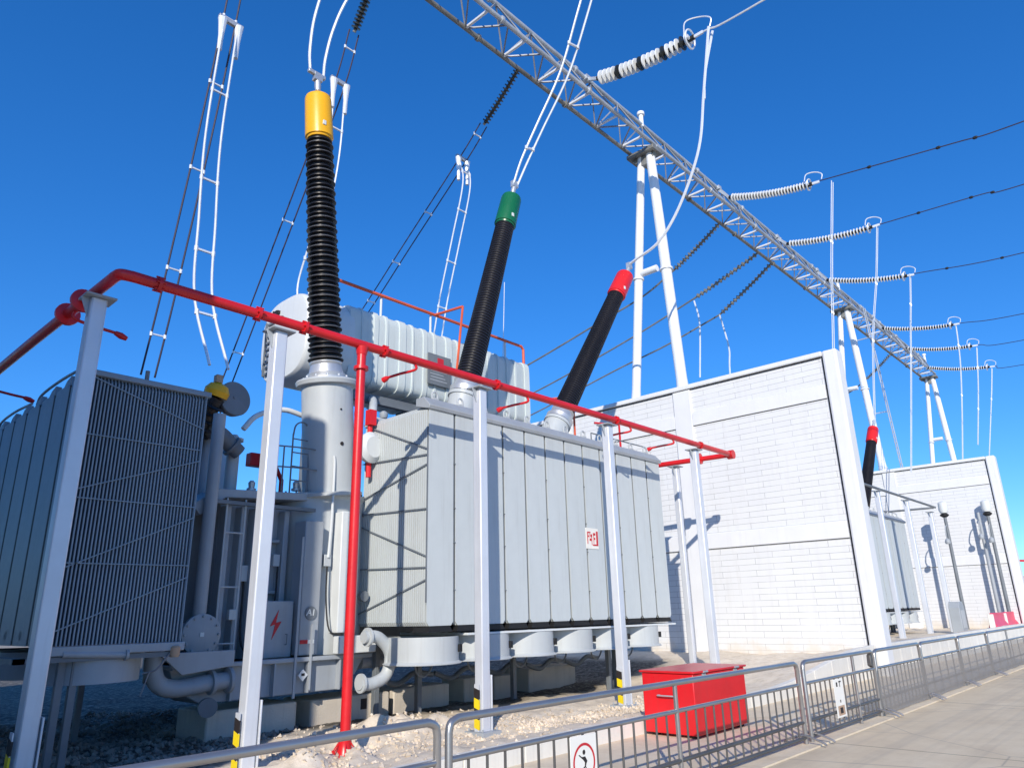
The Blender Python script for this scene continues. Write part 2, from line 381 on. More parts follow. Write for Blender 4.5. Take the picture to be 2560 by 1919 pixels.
# ------------------------------------------------------------------ red sprinkler pipe
PZ = 5.6
def red_frame():
    t = thing('sprinkler_pipe', (2.65, 8.5, 0), 'red sprinkler pipe ring carried by the white posts around the main transformer', 'pipe')
    m = MB(); m.cyl((2.66, 8.5, PZ), (17.7, 8.5, PZ), .068, n=20); m.build('long_pipe', 'red', t)
    m = MB(); m.tube(spline([(2.45, 17, PZ), (2.47, 12, PZ), (2.52, 9.05, PZ), (2.53, 8.62, PZ), (2.56, 8.53, PZ), (2.68, 8.5, PZ)], 8), .068, 16); m.build('side_pipe', 'red', t)
    m = MB(); m.tube([(17.7, 8.5, PZ), (17.82, 8.52, PZ), (17.86, 8.65, PZ), (17.8, 9.2, PZ), (17.5, 11.8, PZ)], .07, 16)
    m.lathe((17.87, 8.42, PZ), (0, 1, 0), [(0, .12), (.16, .12)], 18); m.build('return_pipe', 'red', t)
    for x in (2.95, 4.25, 4.95, 6.35, 8.85, 12.55, 16.2):
        m = MB(); m.lathe((x, 8.5, PZ), (1, 0, 0), [(0, .098), (.04, .098)], 20)
        for k in range(6):
            a = k * PI / 3; m.cyl((x - .03, 8.5 + .085 * math.cos(a), PZ + .085 * math.sin(a)), (x + .08, 8.5 + .085 * math.cos(a), PZ + .085 * math.sin(a)), .012, n=6)
        m.build('flange', 'red', t)
    for y in (9.6, 10.2):
        m = MB(); m.lathe((2.5, y, PZ), (0, 1, 0), [(0, .09), (.01, .15), (.06, .15), (.07, .09)], 20); m.build('flange', 'red', t)
    m = MB(); m.lathe((17.74, 9.3, PZ), (-.08, 1, 0), [(0, .1), (.01, .15), (.2, .15), (.21, .1)], 20); m.build('flange', 'red', t)
    # riser
    m = MB(); m.cyl((5.96, 8.5, .25), (5.96, 8.5, PZ - .08), .068, n=18); m.lathe((5.96, 8.5, 5.2), (0, 0, 1), [(0, .11), (.05, .11), (.06, .075)], 18)
    m.lathe((5.96, 8.5, PZ - .16), (0, 0, 1), [(0, .075), (.12, .1)], 18); m.build('riser_pipe', 'red', t)
    m = MB(); m.lathe((5.96, 8.5, .0), (0, 0, 1), [(0, .2), (.035, .2), (.04, .12), (.12, .09), (.25, .08), (.27, .09), (.3, .07)], 20)
    for k in range(6):
        a = k * PI / 3; m.cyl((5.96 + .16 * math.cos(a), 8.5 + .16 * math.sin(a), .035), (5.96 + .16 * math.cos(a), 8.5 + .16 * math.sin(a), .08), .018, n=6)
        m.bar((5.96 + .18 * math.cos(a), 8.5 + .18 * math.sin(a), .04), (5.96 + .07 * math.cos(a), 8.5 + .07 * math.sin(a), .2), .012)
    m.build('riser_foot', 'red', t)
    for x, s in ((7.0, -1), (9.7, -1), (13.1, -1), (14.9, -1)):
        m = MB(); m.tube(spline([(x, 8.5, PZ - .06), (x, 8.5, PZ - .15), (x - .1, 8.75, PZ - .18), (x - .16, 9.0, PZ - .2)], 5), .022, 8)
        m.lathe((x - .16, 9.0, PZ - .2), (-.2, 1, -.3), [(0, .03), (.04, .045), (.1, .05)], 10); m.build('spray_nozzle', 'red', t)
    for y in (9.9, 14.0):
        m = MB(); m.tube(spline([(2.5, y, PZ - .06), (2.5, y, PZ - .16), (2.75, y, PZ - .2), (3.0, y, PZ - .22)], 5), .022, 8)
        m.lathe((3.0, y, PZ - .22), (1, 0, -.3), [(0, .03), (.08, .045), (.16, .03)], 10); m.build('spray_nozzle', 'red', t)
    return t
rf = red_frame()
def upper_pipe():
    t = thing('upper_sprinkler_pipe', (8, 13, 8.6), 'thin faded red pipe loop above the ribbed conservator', 'pipe')
    m = MB(); Y = 13.1; Z = 9.12
    m.tube([(7.9, Y, Z), (14.75, Y, Z), (14.83, Y, Z - .08), (14.83, Y, 6.2)], .04, 10); m.build('main_run', 'orange', t)
    m = MB(); m.tube([(11.4, Y, Z), (11.55, Y - .9, Z)], .035, 8); m.tube([(11.55, Y - .9, Z), (11.3, Y - .9, 7.0)], .03, 8); m.build('branch_pipe', 'orange', t)
    m = MB(); m.tube([(15.15, 11.6, 6.2), (15.15, 11.6, 7.35), (15.15, 12.0, 7.4), (15.0, 12.3, 7.4)], .03, 8); m.build('branch_pipe', 'orange', t)
    m = MB(); m.tube([(17.6, 11.8, PZ), (17.6, 11.8, 7.0), (16.9, 12.2, 7.02)], .035, 8); m.build('branch_pipe', 'red', t)
    for x in (9.72, 11.3, 14.1):
        m = MB(); m.cyl((x, Y + .05, 8.2), (x, Y + .05, 9.1), .03, n=8); m.build('support_post', 'white', t)
    m = MB(); m.tube([(14.15, 13.3, 8.3), (14.3, 13.3, 11.1)], .012, 6); m.build('thin_rod', 'cable', t)
    return t
up = upper_pipe()

# ------------------------------------------------------------------ right radiator bank
def fan_shroud(t, cx, cy, r=.6, z0=.98, z1=1.36):
    m = MB(); m.lathe((cx, cy, z0), (0, 0, 1), [(0, r + .05), (.012, r + .055), (.05, r), (z1 - z0, r), (z1 - z0, r - .02), (.05, r - .03), (.0, r + .03)], 40)
    sh = m.build('fan_shroud', 'grey', t)
    m = MB(); a = -.9; x, y = cx + r * math.cos(a), cy + r * math.sin(a); m.box(x - .03, x + .05, y - .05, y + .02, z0 + .18, z0 + .3); m.build('terminal_box', 'blackm', sh, bevel=.006)
    m = MB()
    for k in range(4): m.ring((cx, cy, z0 + .02), (0, 0, 1), r * (.25 + .22 * k), .006, 32, 4)
    m.build('guard_grille', 'galv', sh)
    m = MB(); m.lathe((cx, cy, z0 + .1), (0, 0, 1), [(0, .12), (.04, .14), (.18, .14), (.2, .1)], 16)
    for k in range(8):
        a = 2 * PI * k / 8; c, s_ = math.cos(a), math.sin(a)
        m.add([(cx + c * .12 - s_ * .05, cy + s_ * .12 + c * .05, z0 + .12), (cx + c * .12 + s_ * .05, cy + s_ * .12 - c * .05, z0 + .17),
               (cx + c * (r - .06) + s_ * .11, cy + s_ * (r - .06) - c * .11, z0 + .2), (cx + c * (r - .06) - s_ * .11, cy + s_ * (r - .06) + c * .11, z0 + .12)], [(0, 1, 2, 3)])
    m.build('fan', 'blackm', t, smooth=0)
def bank_right():
    t = thing('radiator_bank', (8.15, 9.5, 0), 'long sunlit grey radiator bank with twelve flat panels and a red-lettered plate', 'radiator bank')
    X0, P, n = 8.15, .643, 12; Y0 = 9.5; z0, z1 = 1.53, 5.32
    proto = None
    for k in range(n):
        x = X0 + k * P
        if k == 0:
            m = MB()
            for j in range(34):
                y = Y0 + j * .056
                w = .004 if j else 0
                # one flat pressed fin with rounded shoulders
                pts = [(x + .012 + w, z0 + .06), (x + .06, z0), (x + P - .09, z0), (x + P - .042 - w, z0 + .06), (x + P - .042 - w, z1 - .1), (x + P - .11, z1), (x + .08, z1), (x + .012 + w, z1 - .1)]
                m.prism(pts, 'y', y, y + (.040 if j else .012))
            m.cyl((x + .3, Y0 + .03, z0 + .13), (x + .3, Y0 + 1.9, z0 + .13), .07, n=12)
            m.cyl((x + .3, Y0 + .03, z1 - .14), (x + .3, Y0 + 1.9, z1 - .14), .07, n=12)
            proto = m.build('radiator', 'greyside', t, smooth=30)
        else:
            c = proto.copy(); COL.objects.link(c); c.location = (k * P, 0, 0); c.parent = t
    # dark rods painting shade into the panel gaps, some with clips
    for k in range(1, n):
        m = MB(); x = X0 + k * P - .015
        m.box(x - .022, x + .020, Y0 + .02, Y0 + .05, z0 + .03, z1 - .08)
        if k % 2 == 1:
            for z in (2.1, 2.9, 3.5, 4.3): m.box(x - .012, x + .03, Y0 - .006, Y0 + .03, z, z + .014)
        m.build('gap_shade_rod', 'dgrey', t, smooth=0)
    m = MB(); m.prism([(Y0 - .05, z1 - .02), (Y0 + .12, z1 + .16), (Y0 + .34, z1 + .16), (Y0 + .34, z1 + .01), (Y0 - .03, z1 - .09)], 'x', X0 - .02, X0 + n * P + .02)
    m.build('top_header', 'midgrey', t, bevel=.01)
    m = MB(); m.box(X0 - .02, X0 + n * P, Y0 + 1.7, Y0 + 1.9, z1 - .1, z1 + .12); m.build('rear_header', 'grey', t, bevel=.02)
    for k in range(n):                                               # lifting loops and lugs
        x = X0 + k * P + .3; m = MB()
        m.box(x - .06, x + .06, Y0 + .14, Y0 + .3, z1 + .162, z1 + .2)
        m.tube(spline([(x - .05, Y0 + .2, z1 + .19), (x - .05, Y0 + .2, z1 + .29), (x + .02, Y0 + .2, z1 + .33), (x + .08, Y0 + .2, z1 + .28), (x + .08, Y0 + .2, z1 + .19)], 5), .018, 8)
        m.build('lifting_lug', 'grey', t)
    m = MB(); z = z1 + .36
    m.tube([(X0 + 5.2, Y0 + .25, z1 + .2), (X0 + 5.2, Y0 + .25, z), (X0 + 7.5, Y0 + .25, z), (X0 + 7.56, Y0 + .25, z - .05), (X0 + 7.56, Y0 + .25, z1 + .17)], .016, 8); m.build('vent_pipe', 'dgrey', t)
    # straps on the end pack
    zz = lambda y, za, zb: za + (zb - za) * (y - 9.53) / 1.87
    m = MB(); xe = X0 - .012
    for (a, b) in ((4.50, 5.28), (4.40, 4.50), (4.23, 3.80), (3.45, 3.53), (2.65, 3.31), (2.47, 2.53), (2.27, 1.73)):
        m.bar((xe, 9.50, a), (xe, 11.42, b), .014, .022)
    m.box(xe - .004, xe + .02, 9.50, 9.515, 1.9, 4.9)
    m.build('strap', 'dgrey', t, smooth=0)
    # inspection plate with red marks
    m = MB(); px = 12.92 - .16 ; pz0, pz1 = 2.98, 3.42
    px = 12.60
    m.box(px, px + .44, Y0 - .012, Y0 - .003, pz0, pz1); pl = m.build('notice_plate', 'signw', t, bevel=.003)
    m = MB(); y = Y0 - .0165
    def st(a, b, w=.03): m.bar((px + a[0], y, pz0 + a[1]), (px + b[0], y, pz0 + b[1]), .004, w) if abs(a[0] - b[0]) > 1e-4 or True else None
    def seg(x0, x1, za, zb): m.box(px + x0, px + x1, y - .002, y + .002, pz0 + za, pz0 + zb)
    seg(.36, .42, .07, .38); seg(.23, .36, .07, .1); seg(.04, .062, .1, .36); seg(.07, .16, .335, .36); seg(.10, .115, .24, .33)
    seg(.15, .21, .25, .31); seg(.19, .205, .08, .25); seg(.12, .18, .17, .22); seg(.25, .33, .29, .34); seg(.26, .275, .12, .29); seg(.275, .32, .2, .24); seg(.06, .09, .25, .28)
    m.build('red_lettering', 'signr', pl, smooth=0)
    # underside: beam, white ledge, fan shrouds, legs
    for k in range(n):
        x = X0 + k * P; m = MB(); m.prism([(x + .08, z0 - .005), (x + P - .12, z0 - .005), (x + P - .06, z0 - .1), (x + .03, z0 - .1)], 'y', Y0 - .01, Y0 + .4); m.build('valve_box', 'blackm', t, smooth=0)
    m = MB(); m.prism([(Y0 - .05, 1.36), (Y0 - .05, 1.395), (Y0 + .25, 1.41), (Y0 + 1.8, 1.41), (Y0 + 1.8, 1.36)], 'x', X0 + .9, X0 + n * P + .05); m.build('ledge', 'white', t, bevel=.004)
    m = MB(); m.box(X0 + .1, X0 + n * P, Y0 + 1.25, Y0 + 1.35, 1.20, 1.355); m.box(X0 + .1, X0 + n * P, Y0 + 1.5, Y0 + 1.62, 1.16, 1.355); m.build('support_beam', 'dgrey', t)
    for k in range(6): fan_shroud(t, X0 + .40 + 1.27 * k, Y0 + .55, .62, .92, 1.355)
    for x, y in ((X0 + 1.2, Y0 + 1.6), (X0 + 3.8, Y0 + 1.6), (X0 + 6.25, Y0 + .9), (X0 + 6.55, Y0 + .9), (X0 + 7.5, Y0 + 1.6), (X0 + .3, Y0 + 1.7)):
        m = MB(); m.box(x - .05, x + .05, y - .05, y + .05, -.1, 1.36); m.build('leg', 'dgrey', t, bevel=.005)
    for k in range(6):                                               # cable loops hanging below
        x = X0 + .7 + k * 1.27; m = MB()
        m.tube(spline([(x - .2, Y0 + .9, 1.0), (x - .12, Y0 + .9, .75), (x + .05, Y0 + .9, .68), (x + .2, Y0 + .9, .8), (x + .25, Y0 + .9, 1.0)], 6), .018, 6); m.build('hanging_cable', 'dgrey', t)
    return t
br = bank_right()

# ------------------------------------------------------------------ left radiator bank
def bank_left():
    t = thing('shaded_radiator_bank', (2.78, 10, 0), 'blue-grey radiator bank in full shade at the left, fin edges facing the road', 'radiator bank')
    X0, Y0, z0, z1 = 2.78, 10.0, 1.45, 4.80; P = .66
    proto = None
    for k in range(8):
        y = Y0 + k * P
        if k == 0:
            m = MB()
            for j in range(37):
                x = X0 + j * .0435
                pts = [(y + .0, z0), (y + P - .10, z0), (y + P - .08, z0 + .05), (y + P - .08, z1 - .08), (y + P - .13, z1), (y + .05, z1), (y + .0, z1 - .08)]
                m.prism(pts, 'x', x, x + (.018 if j else .010))
            m.cyl((X0, y + .3, z0 + .12), (X0 + 1.6, y + .3, z0 + .12), .06, n=12)
            proto = m.build('radiator', 'rad_shade', t, smooth=30)
        else:
            c = proto.copy(); COL.objects.link(c); c.location = (0, k * P, 0); c.parent = t
    m = MB(); m.box(X0 - .02, X0 + 1.64, Y0 - .03, Y0 + .14, z1 - .02, z1 + .055); m.build('top_header', 'rad_shade', t, bevel=.01)
    m = MB(); m.box(X0 - .02, X0 + 1.64, Y0 - .03, Y0 + .14, z0 - .11, z0 - .005); m.build('bottom_header', 'midgrey', t, bevel=.01)
    m = MB()
    for (a, b) in ((4.0, 3.99), (3.3, 3.84), (3.19, 3.19), (2.35, 3.05), (2.4, 2.41), (1.62, 2.26), (4.75, 4.3)): m.bar((X0 + .1, Y0 - .012, a), (X0 + 1.58, Y0 - .012, b), .008, .014)
    m.box(X0 + 1.575, X0 + 1.59, Y0 - .012, Y0 + .01, z0, z1); m.build('strap', 'rad_shade', t, smooth=0)
    for k in range(1, 8):
        m = MB(); m.box(X0 + .002, X0 + .03, Y0 + k * P - .08, Y0 + k * P - .003, z0 + .03, z1 - .06); m.build('gap_shade_strip', 'blackm', t, smooth=0)  # black strips painting shade into the gaps between panels
    for k in range(0, 8):
        y = Y0 + k * P + .05; m = MB(); m.prism([(y, z1 - .01), (y + .03, z1 + .14), (y + .2, z1 + .1), (y + .34, z1 - .01)], 'x', X0 + .02, X0 + .1); m.build('lifting_lug', 'rad_shade', t, bevel=.01)
    for a, b in ((Y0 + .1, Y0 + 2.4), (Y0 + 2.7, Y0 + 4.6)):
        m = MB(); m.tube(spline([(X0 + .06, a, z1 + .16), (X0 + .06, (a + b) / 2, z1 + .22), (X0 + .06, b - .2, z1 + .2), (X0 + .06, b, z1 + .08)], 5), .02, 8); m.build('vent_pipe', 'rad_shade', t)
    m = MB(); m.cyl((X0 + .75, Y0 + .05, z1 + .05), (X0 + .75, Y0 + .05, z1 + .2), .03, n=8); m.build('vent_plug', 'dgrey', t)
    m = MB(); m.box(X0 - .25, X0 + 1.6, Y0 + .0, Y0 + .1, 1.27, 1.33); m.box(X0 - .25, X0 - .15, Y0, Y0 + 5, 1.27, 1.33); m.build('support_beam', 'dgrey', t)
    for cx, cy in ((3.5, 10.62), (3.5, 12.2), (3.3, 13.8)):
        m = MB(); m.lathe((cx, cy, 1.0), (0, 0, 1), [(0, .60), (.35, .60), (.35, .58), (0, .58)], 40); m.build('fan_shroud', 'midgrey', t)
    for x, y in ((3.05, 10.15), (3.05, 12.9), (4.2, 12.9), (3.2, 10.15)):
        m = MB(); m.box(x - .04, x + .04, y - .04, y + .04, -.1, 1.3); m.build('leg', 'dgrey', t, bevel=.005)
    m = MB(); m.tube(spline([(3.95, 10.05, 1.08), (4.1, 10.0, 1.12), (4.22, 9.98, 1.28), (4.3, 9.98, 1.36)], 6), .013, 6)
    m.tube([(4.02, 10.0, 1.1), (3.93, 9.98, .82)], .008, 6); m.build('hanging_cable', 'shedrim', t)
    m = MB(); m.lathe((4.3, 9.97, 1.26), (0, 0, 1), [(0, .05), (.03, .06), (.12, .06), (.14, .04)], 14); m.build('gauge', 'tan', t)
    m = MB(); m.cyl((3.0, 10.0, 1.36), (3.7, 10.0, 1.32), .045, n=12); m.lathe((3.7, 10, 1.32), (1, 0, 0), [(0, .07), (.03, .07)], 14); m.build('drain_pipe', 'midgrey', t)
    return t
bl = bank_left()

# ------------------------------------------------------------------ transformer
def bushing(t, base, top, capmat, L=None, sheds=True):
    fr = 1 if sheds else .78
    b = Vector(base); d = (Vector(top) - b); L = d.length; d.normalize()
    m = MB(); m.lathe(b, d, [(0, .46 * fr), (.03, .46 * fr), (.05, .36), (.12, .37), (.14, .33), (.30, .29), (.33, .31), (.36, .31)], 24)
    for k in range(12):
        a = 2 * PI * k / 12; u, v, w = frame(d); q = b + (u * math.cos(a) + v * math.sin(a)) * .42 * fr; m.cyl(q, q + d * .07, .022, n=6)
    bush = m.build('bushing', 'alu', t)
    capL = .95; z = .36; top_s = L - capL - .05; pr = []; rim = []
    ns = 46 if sheds else 62; st = (top_s - z) / ns
    for k in range(ns):
        s0 = z + k * st; tp = 1 - .18 * k / ns; r1 = (.335 if k % 2 == 0 else .315) * tp if sheds else .30 * tp; r0 = (.25 if sheds else .275) * tp
        pr += [(s0, r0), (s0 + st * .25, r0), (s0 + st * .42, r1), (s0 + st * .54, r1), (s0 + st * .95, r0 * 1.04)]
        rim.append((s0 + st * .56, r1))
    pr.append((L - capL, .24)); m = MB(); m.lathe(b, d, pr, 28); m.build('insulator', 'black', bush)
    if sheds:
        m = MB()
        for (s0, r1) in rim[::2]: m.ring(b + d * s0, d, r1 + .001, .006, 28, 4)
        u, v, w = frame(d); m.build('shed_rims', 'shedrim', bush)
    m = MB(); s0 = L - capL
    m.lathe(b, d, [(s0 - .04, .25), (s0, .26), (s0 + .01, .285), (L - .08, .27), (L - .02, .25), (L, .1)], 32); cap = m.build('cap', capmat, bush)
    m = MB(); m.lathe(b, d, [(L, .05), (L + .12, .04), (L + .14, .06), (L + .24, .07), (L + .42, .06)], 12)
    e = b + d * (L + .42); m.box(e.x - .09, e.x + .09, e.y - .06, e.y + .06, e.z - .06, e.z + .12); m.build('terminal', 'alu', bush)
    u, v, w = frame(d); m = MB()
    q = b + d * (s0 + .2) + Vector((-.05, -.272, 0)); m.box(q.x - .035, q.x + .035, q.y - .02, q.y + .01, q.z - .05, q.z + .05); m.build('tag_plate', 'white', bush, bevel=.004)
    return e
def transformer():
    t = thing('transformer', (7.5, 12, 0), 'huge grey power transformer with three tall black bushings capped yellow, green and red', 'transformer')
    B = lambda nm, mat, *b, bev=.015, par=None: MB().box(*b).build(nm, mat, par or t, bevel=bev)
    B('tank', 'midgrey', 5.95, 15.3, 12.3, 15.2, .8, 3.78, bev=.04)
    m = MB(); m.lathe((7.62, 12.05, .8), (0, 0, 1), [(0, .86), (2.95, .86), (3.0, .9), (3.05, .9)], 48); m.build('tank_turret_base', 'grey', t)
    # sloped cover
    m = MB(); m.prism([(4.95, 3.45), (5.35, 3.75), (8.3, 3.9), (8.3, 3.78), (5.5, 3.62), (5.1, 3.3)], 'y', 11.45, 12.4); m.build('cover_plate', 'midgrey', t, bevel=.01)
    m = MB(); m.box(5.3, 8.6, 11.35, 11.45, 3.5, 3.56); m.build('cover_rim', 'dgrey', t)
    # front wall left of the turret base: recesses, stiffeners, cabinet
    B('front_wall', 'midgrey', 5.55, 7.0, 11.75, 12.3, .8, 3.6)
    for x in (5.55, 5.82, 6.06, 6.62): B('stiffener', 'midgrey', x, x + .1, 11.52, 11.75, .8, 3.5)
    for z in (2.95, 2.1): B('stiffener', 'midgrey', 6.16, 6.62, 11.62, 11.75, z, z + .06)
    B('recess_wall', 'dgrey', 4.85, 5.55, 12.2, 12.3, .8, 3.5)
    cb = B('control_cabinet', 'midgrey', 6.12, 6.72, 11.2, 11.55, 1.10, 1.98)
    m = MB(); y = 11.193; cx, cz = 6.40, 1.62                         # red lightning bolt
    m.prism([(cx + .05, cz + .22), (cx - .09, cz - .03), (cx + .0, cz - .005), (cx - .05, cz - .24), (cx + .11, cz + .04), (cx + .01, cz + .02)], 'y', y - .002, y + .004)
    m.build('lightning_mark', 'signr', cb, smooth=0)
    m = MB(); m.tube([(6.6, 11.19, 1.3), (6.6, 11.15, 1.3), (6.6, 11.15, 1.46), (6.6, 11.19, 1.46)], .008, 6); m.build('handle', 'dgrey', cb)
    rb = B('ribbed_panel', 'midgrey', 6.76, 7.12, 11.05, 11.4, 1.12, 3.3)
    m = MB(); m.cyl((6.95, 11.03, 1.78), (6.95, 11.046, 1.78), .11, n=24); em = m.build('round_emblem', 'dgrey', rb)
    for (a, b_) in (((6.86, 1.74), (6.92, 1.84)), ((6.92, 1.84), (6.95, 1.74)), ((6.88, 1.78), (6.94, 1.78)), ((6.99, 1.74), (7.0, 1.84))):
        m = MB(); m.bar((a[0], 11.026, a[1]), (b_[0], 11.026, b_[1]), .006, .018); m.build('emblem_letter', 'white', rb, smooth=0)
    m = MB(); m.cur = 0; m.box(6.78, 6.92, 11.035, 11.047, 1.30, 1.36); m.cur = 1; m.box(6.922, 7.05, 11.035, 11.047, 1.30, 1.36); m.build('reflective_strip', ['signr', 'white'], rb, smooth=0)
    # base skirt
    m = MB(); m.prism([(4.7, 1.1), (4.8, .78), (5.2, .55), (7.6, .55), (7.9, .78), (8.1, 1.1)], 'y', 11.05, 11.9); m.build('base_skirt', 'midgrey', t, bevel=.015)
    B('base_flange', 'midgrey', 4.7, 8.15, 10.92, 11.95, 1.03, 1.1)
    for x in (5.6, 6.3, 6.9, 7.5): B('skirt_rib', 'midgrey', x, x + .03, 10.94, 11.05, .56, 1.03, bev=.003)
    m = MB(); m.box(6.62, 6.66, 10.9, 10.93, .5, 3.0); m.box(6.9, 6.93, 10.9, 10.93, .6, 1.6); m.build('conduit', 'midgrey', t)
    m = MB(); c = (6.8, 10.93, .83); m.prism([(c[0], c[2] + .09), (c[0] + .09, c[2]), (c[0], c[2] - .09), (c[0] - .09, c[2])], 'y', 10.925, 10.935); dl = m.build('diamond_label', 'white', t, smooth=0)
    m = MB(); m.box(c[0] - .03, c[0] + .03, 10.921, 10.9245, c[2] - .01, c[2] + .03); m.build('label_mark', 'signk', dl, smooth=0)
    # oil pipes at low left
    m = MB(); m.tube(spline([(4.45, 10.9, 1.45), (4.42, 10.9, 1.15), (4.5, 10.9, .9), (4.75, 10.9, .8), (5.25, 10.9, .84)], 8), .12, 16); m.lathe((5.25, 10.9, .84), (1, 0, .05), [(0, .17), (.05, .17), (.07, .12), (.25, .12), (.26, .18), (.31, .18)], 20); m.build('oil_pipe', 'midgrey', t)
    m = MB(); m.lathe((5.22, 10.85, .52), (-.3, -1, 0), [(0, .13), (.12, .13)], 20); m.build('drain_valve', 'dgrey', t)
    m = MB(); m.lathe((5.22, 11.6, 1.5), (0, -1, 0), [(0, .2), (.3, .2), (.3, .3), (.36, .3), (.365, .29)], 32)
    for k in range(12): a = k * PI / 6; m.cyl((5.22 + .26 * math.cos(a), 11.24, 1.5 + .26 * math.sin(a)), (5.22 + .26 * math.cos(a), 11.21, 1.5 + .26 * math.sin(a)), .02, n=6)
    fl = m.build('blank_flange', 'midgrey', t)
    m = MB(); m.box(5.19, 5.25, 11.222, 11.232, 1.47, 1.53); m.build('flange_tag', 'white', fl, smooth=0)
    m = MB(); m.cyl((4.55, 11.5, 1.5), (5.1, 11.5, 1.5), .17, n=20); m.build('oil_pipe', 'midgrey', t)
    m = MB(); m.cyl((5.2, 11.35, 1.6), (5.2, 11.35, 4.95), .10, n=18); m.build('vertical_pipe', 'midgrey', t)
    m = MB(); m.prism([(4.4, 1.28), (5.5, 1.28), (5.5, 1.06), (4.75, .98)], 'y', 10.7, 10.75); m.build('side_bracket', 'midgrey', t, bevel=.01)
    # low-voltage side at upper left: small bushing, disc, valves
    m = MB(); m.lathe((5.62, 11.9, 5.4), (.15, -1, .05), [(0, .3), (.12, .31), (.14, .3)], 36); m.lathe((5.62, 11.77, 5.42), (.15, -1, .05), [(0, .03), (.02, .03)], 10); m.build('round_end_disc', 'dgrey', t)
    m = MB(); m.cyl((5.1, 12.2, 4.6), (5.3, 11.75, 5.35), .16, .14, 18)
    for k in range(5): q = Vector((5.1, 12.2, 4.6)).lerp(Vector((5.3, 11.75, 5.35)), .2 + .15 * k); m.lathe(q, (.2, -.45, .75), [(0, .2), (.02, .24), (.05, .2)], 18)
    sb = m.build('small_bushing', 'black', t)
    m = MB(); m.lathe((5.28, 11.78, 5.38), (.15, -.3, .9), [(0, .20), (.1, .21), (.2, .15), (.24, .05)], 24); m.build('cap', 'yellow', sb)
    m = MB(); m.box(5.22, 5.34, 11.66, 11.78, 5.6, 5.74); m.build('terminal', 'tan', sb, bevel=.01)
    m = MB(); m.tube(spline([(5.1, 12.3, 4.95), (5.5, 12.0, 4.8), (5.75, 12.0, 4.62)], 6), .14, 16); m.lathe((5.75, 12, 4.62), (.3, 0, -.2), [(0, .19), (.05, .19), (.06, .14), (.2, .13)], 16); m.build('elbow_housing', 'dgrey', t)
    for x, mm in ((5.42, 'midgrey'), (5.9, 'grey')):
        m = MB(); m.cyl((x, 12.2, 3.7), (x, 12.2, 4.75), .11, n=16); m.lathe((x, 12.2, 4.75), (0, 0, 1), [(0, .16), (.05, .16), (.06, .1), (.12, .05)], 16); m.build('vertical_cooler_pipe', mm, t)
    B('white_cabinet', 'white', 5.95, 6.75, 14.0, 14.6, 3.8, 5.2)
    for k, (x, y, z) in enumerate(((6.15, 11.9, 3.85), (6.9, 11.7, 3.9))):
        m = MB(); m.lathe((x, y, z), (0, 0, 1), [(0, .08), (.04, .08), (.05, .05), (.14, .06), (.18, .03)], 12); m.build('valve', 'alu', t)
    m = MB(); m.cyl((7.1, 12.9, 3.8), (7.1, 12.9, 4.55), .07, n=12); m.tube([(6.7, 12.9, 4.62), (7.1, 12.9, 4.62), (7.28, 12.9, 4.3), (7.28, 12.9, 3.9)], .045, 10); m.build('red_valve_pipe', 'red', t)
    B('red_valve_box', 'red', 6.55, 6.85, 12.8, 13.0, 4.5, 4.75)
    # ladder and safety cage
    m = MB()
    for x in (6.66, 7.0): m.tube([(x, 11.5, 3.7), (x, 11.5, 4.9)], .015, 6)
    m.tube(spline([(6.66, 11.5, 4.85), (6.7, 11.5, 5.05), (6.83, 11.5, 5.13), (6.96, 11.5, 5.05), (7.0, 11.5, 4.85)], 5), .015, 6)
    for k in range(5): m.tube([(6.66, 11.5, 3.8 + k * .25), (7.0, 11.5, 3.8 + k * .25)], .012, 6)
    m.build('cage_hoop', 'dgrey', t)
    m = MB(); 
    for z in (4.62, 4.25): m.tube(spline([(6.25, 11.5, z), (6.8, 11.35, z), (7.25, 11.35, z - .02), (7.5, 11.4, z - .12)], 5), .014, 6)
    for x in (6.25, 6.5): m.tube([(x, 11.5, 3.7), (x, 11.5, 4.62)], .014, 6)
    m.build('guard_rail', 'dgrey', t)
    m = MB(); m.tube(spline([(7.28, 11.1, 4.5), (7.3, 11.1, 4.3), (7.3, 11.1, 3.4), (7.27, 11.1, 2.7)], 5), .024, 8); m.build('white_downpipe', 'white', t)
    m = MB()
    for x in (5.5, 5.82): m.tube([(x, 11.4, 1.0), (x, 11.4, 3.6)], .016, 6)
    for k in range(3): m.tube([(5.5, 11.4, 1.35 + k * .85), (5.82, 11.4, 1.35 + k * .85)], .014, 6)
    m.build('ladder', 'grey', t)
    # turret and yellow bushing
    tb, tt = Vector((7.55, 11.6, 3.86)), Vector((7.30, 11.5, 5.98)); d = tt - tb
    m = MB(); L = d.length; m.lathe(tb, d, [(-.02, .60), (.04, .60), (.06, .49), (L * .5, .48), (L - .08, .48), (L - .07, .57), (L, .59), (L + .03, .57), (L + .05, .45)], 48); tu = m.build('turret', 'grey', t)
    m = MB(); q = tb + d * .42; m.cyl((q.x - .03, q.y - .495, q.z), (q.x - .03, q.y - .46, q.z), .035, n=14); m.build('port', 'signk', tu); m = MB(); q = tb + d * .72; m.cyl((q.x - .03, q.y - .493, q.z), (q.x - .03, q.y - .46, q.z), .018, n=10); m.build('small_port', 'signk', tu)
    bushing(t, (7.28, 11.5, 6.02), (6.56, 11.3, 12.05), 'yellow')
    # side pressure device on the turret
    m = MB(); m.lathe((8.0, 11.2, 4.75), (.1, -1, 0), [(0, .1), (.1, .28), (.22, .3), (.3, .2)], 24); m.build('expansion_dome', 'white', t)
    m = MB(); m.tube([(8.05, 11.1, 5.4), (8.05, 11.1, 4.2)], .05, 10); m.box(7.97, 8.12, 11.0, 11.15, 5.2, 5.5); m.build('instrument_pipe', 'red', t)
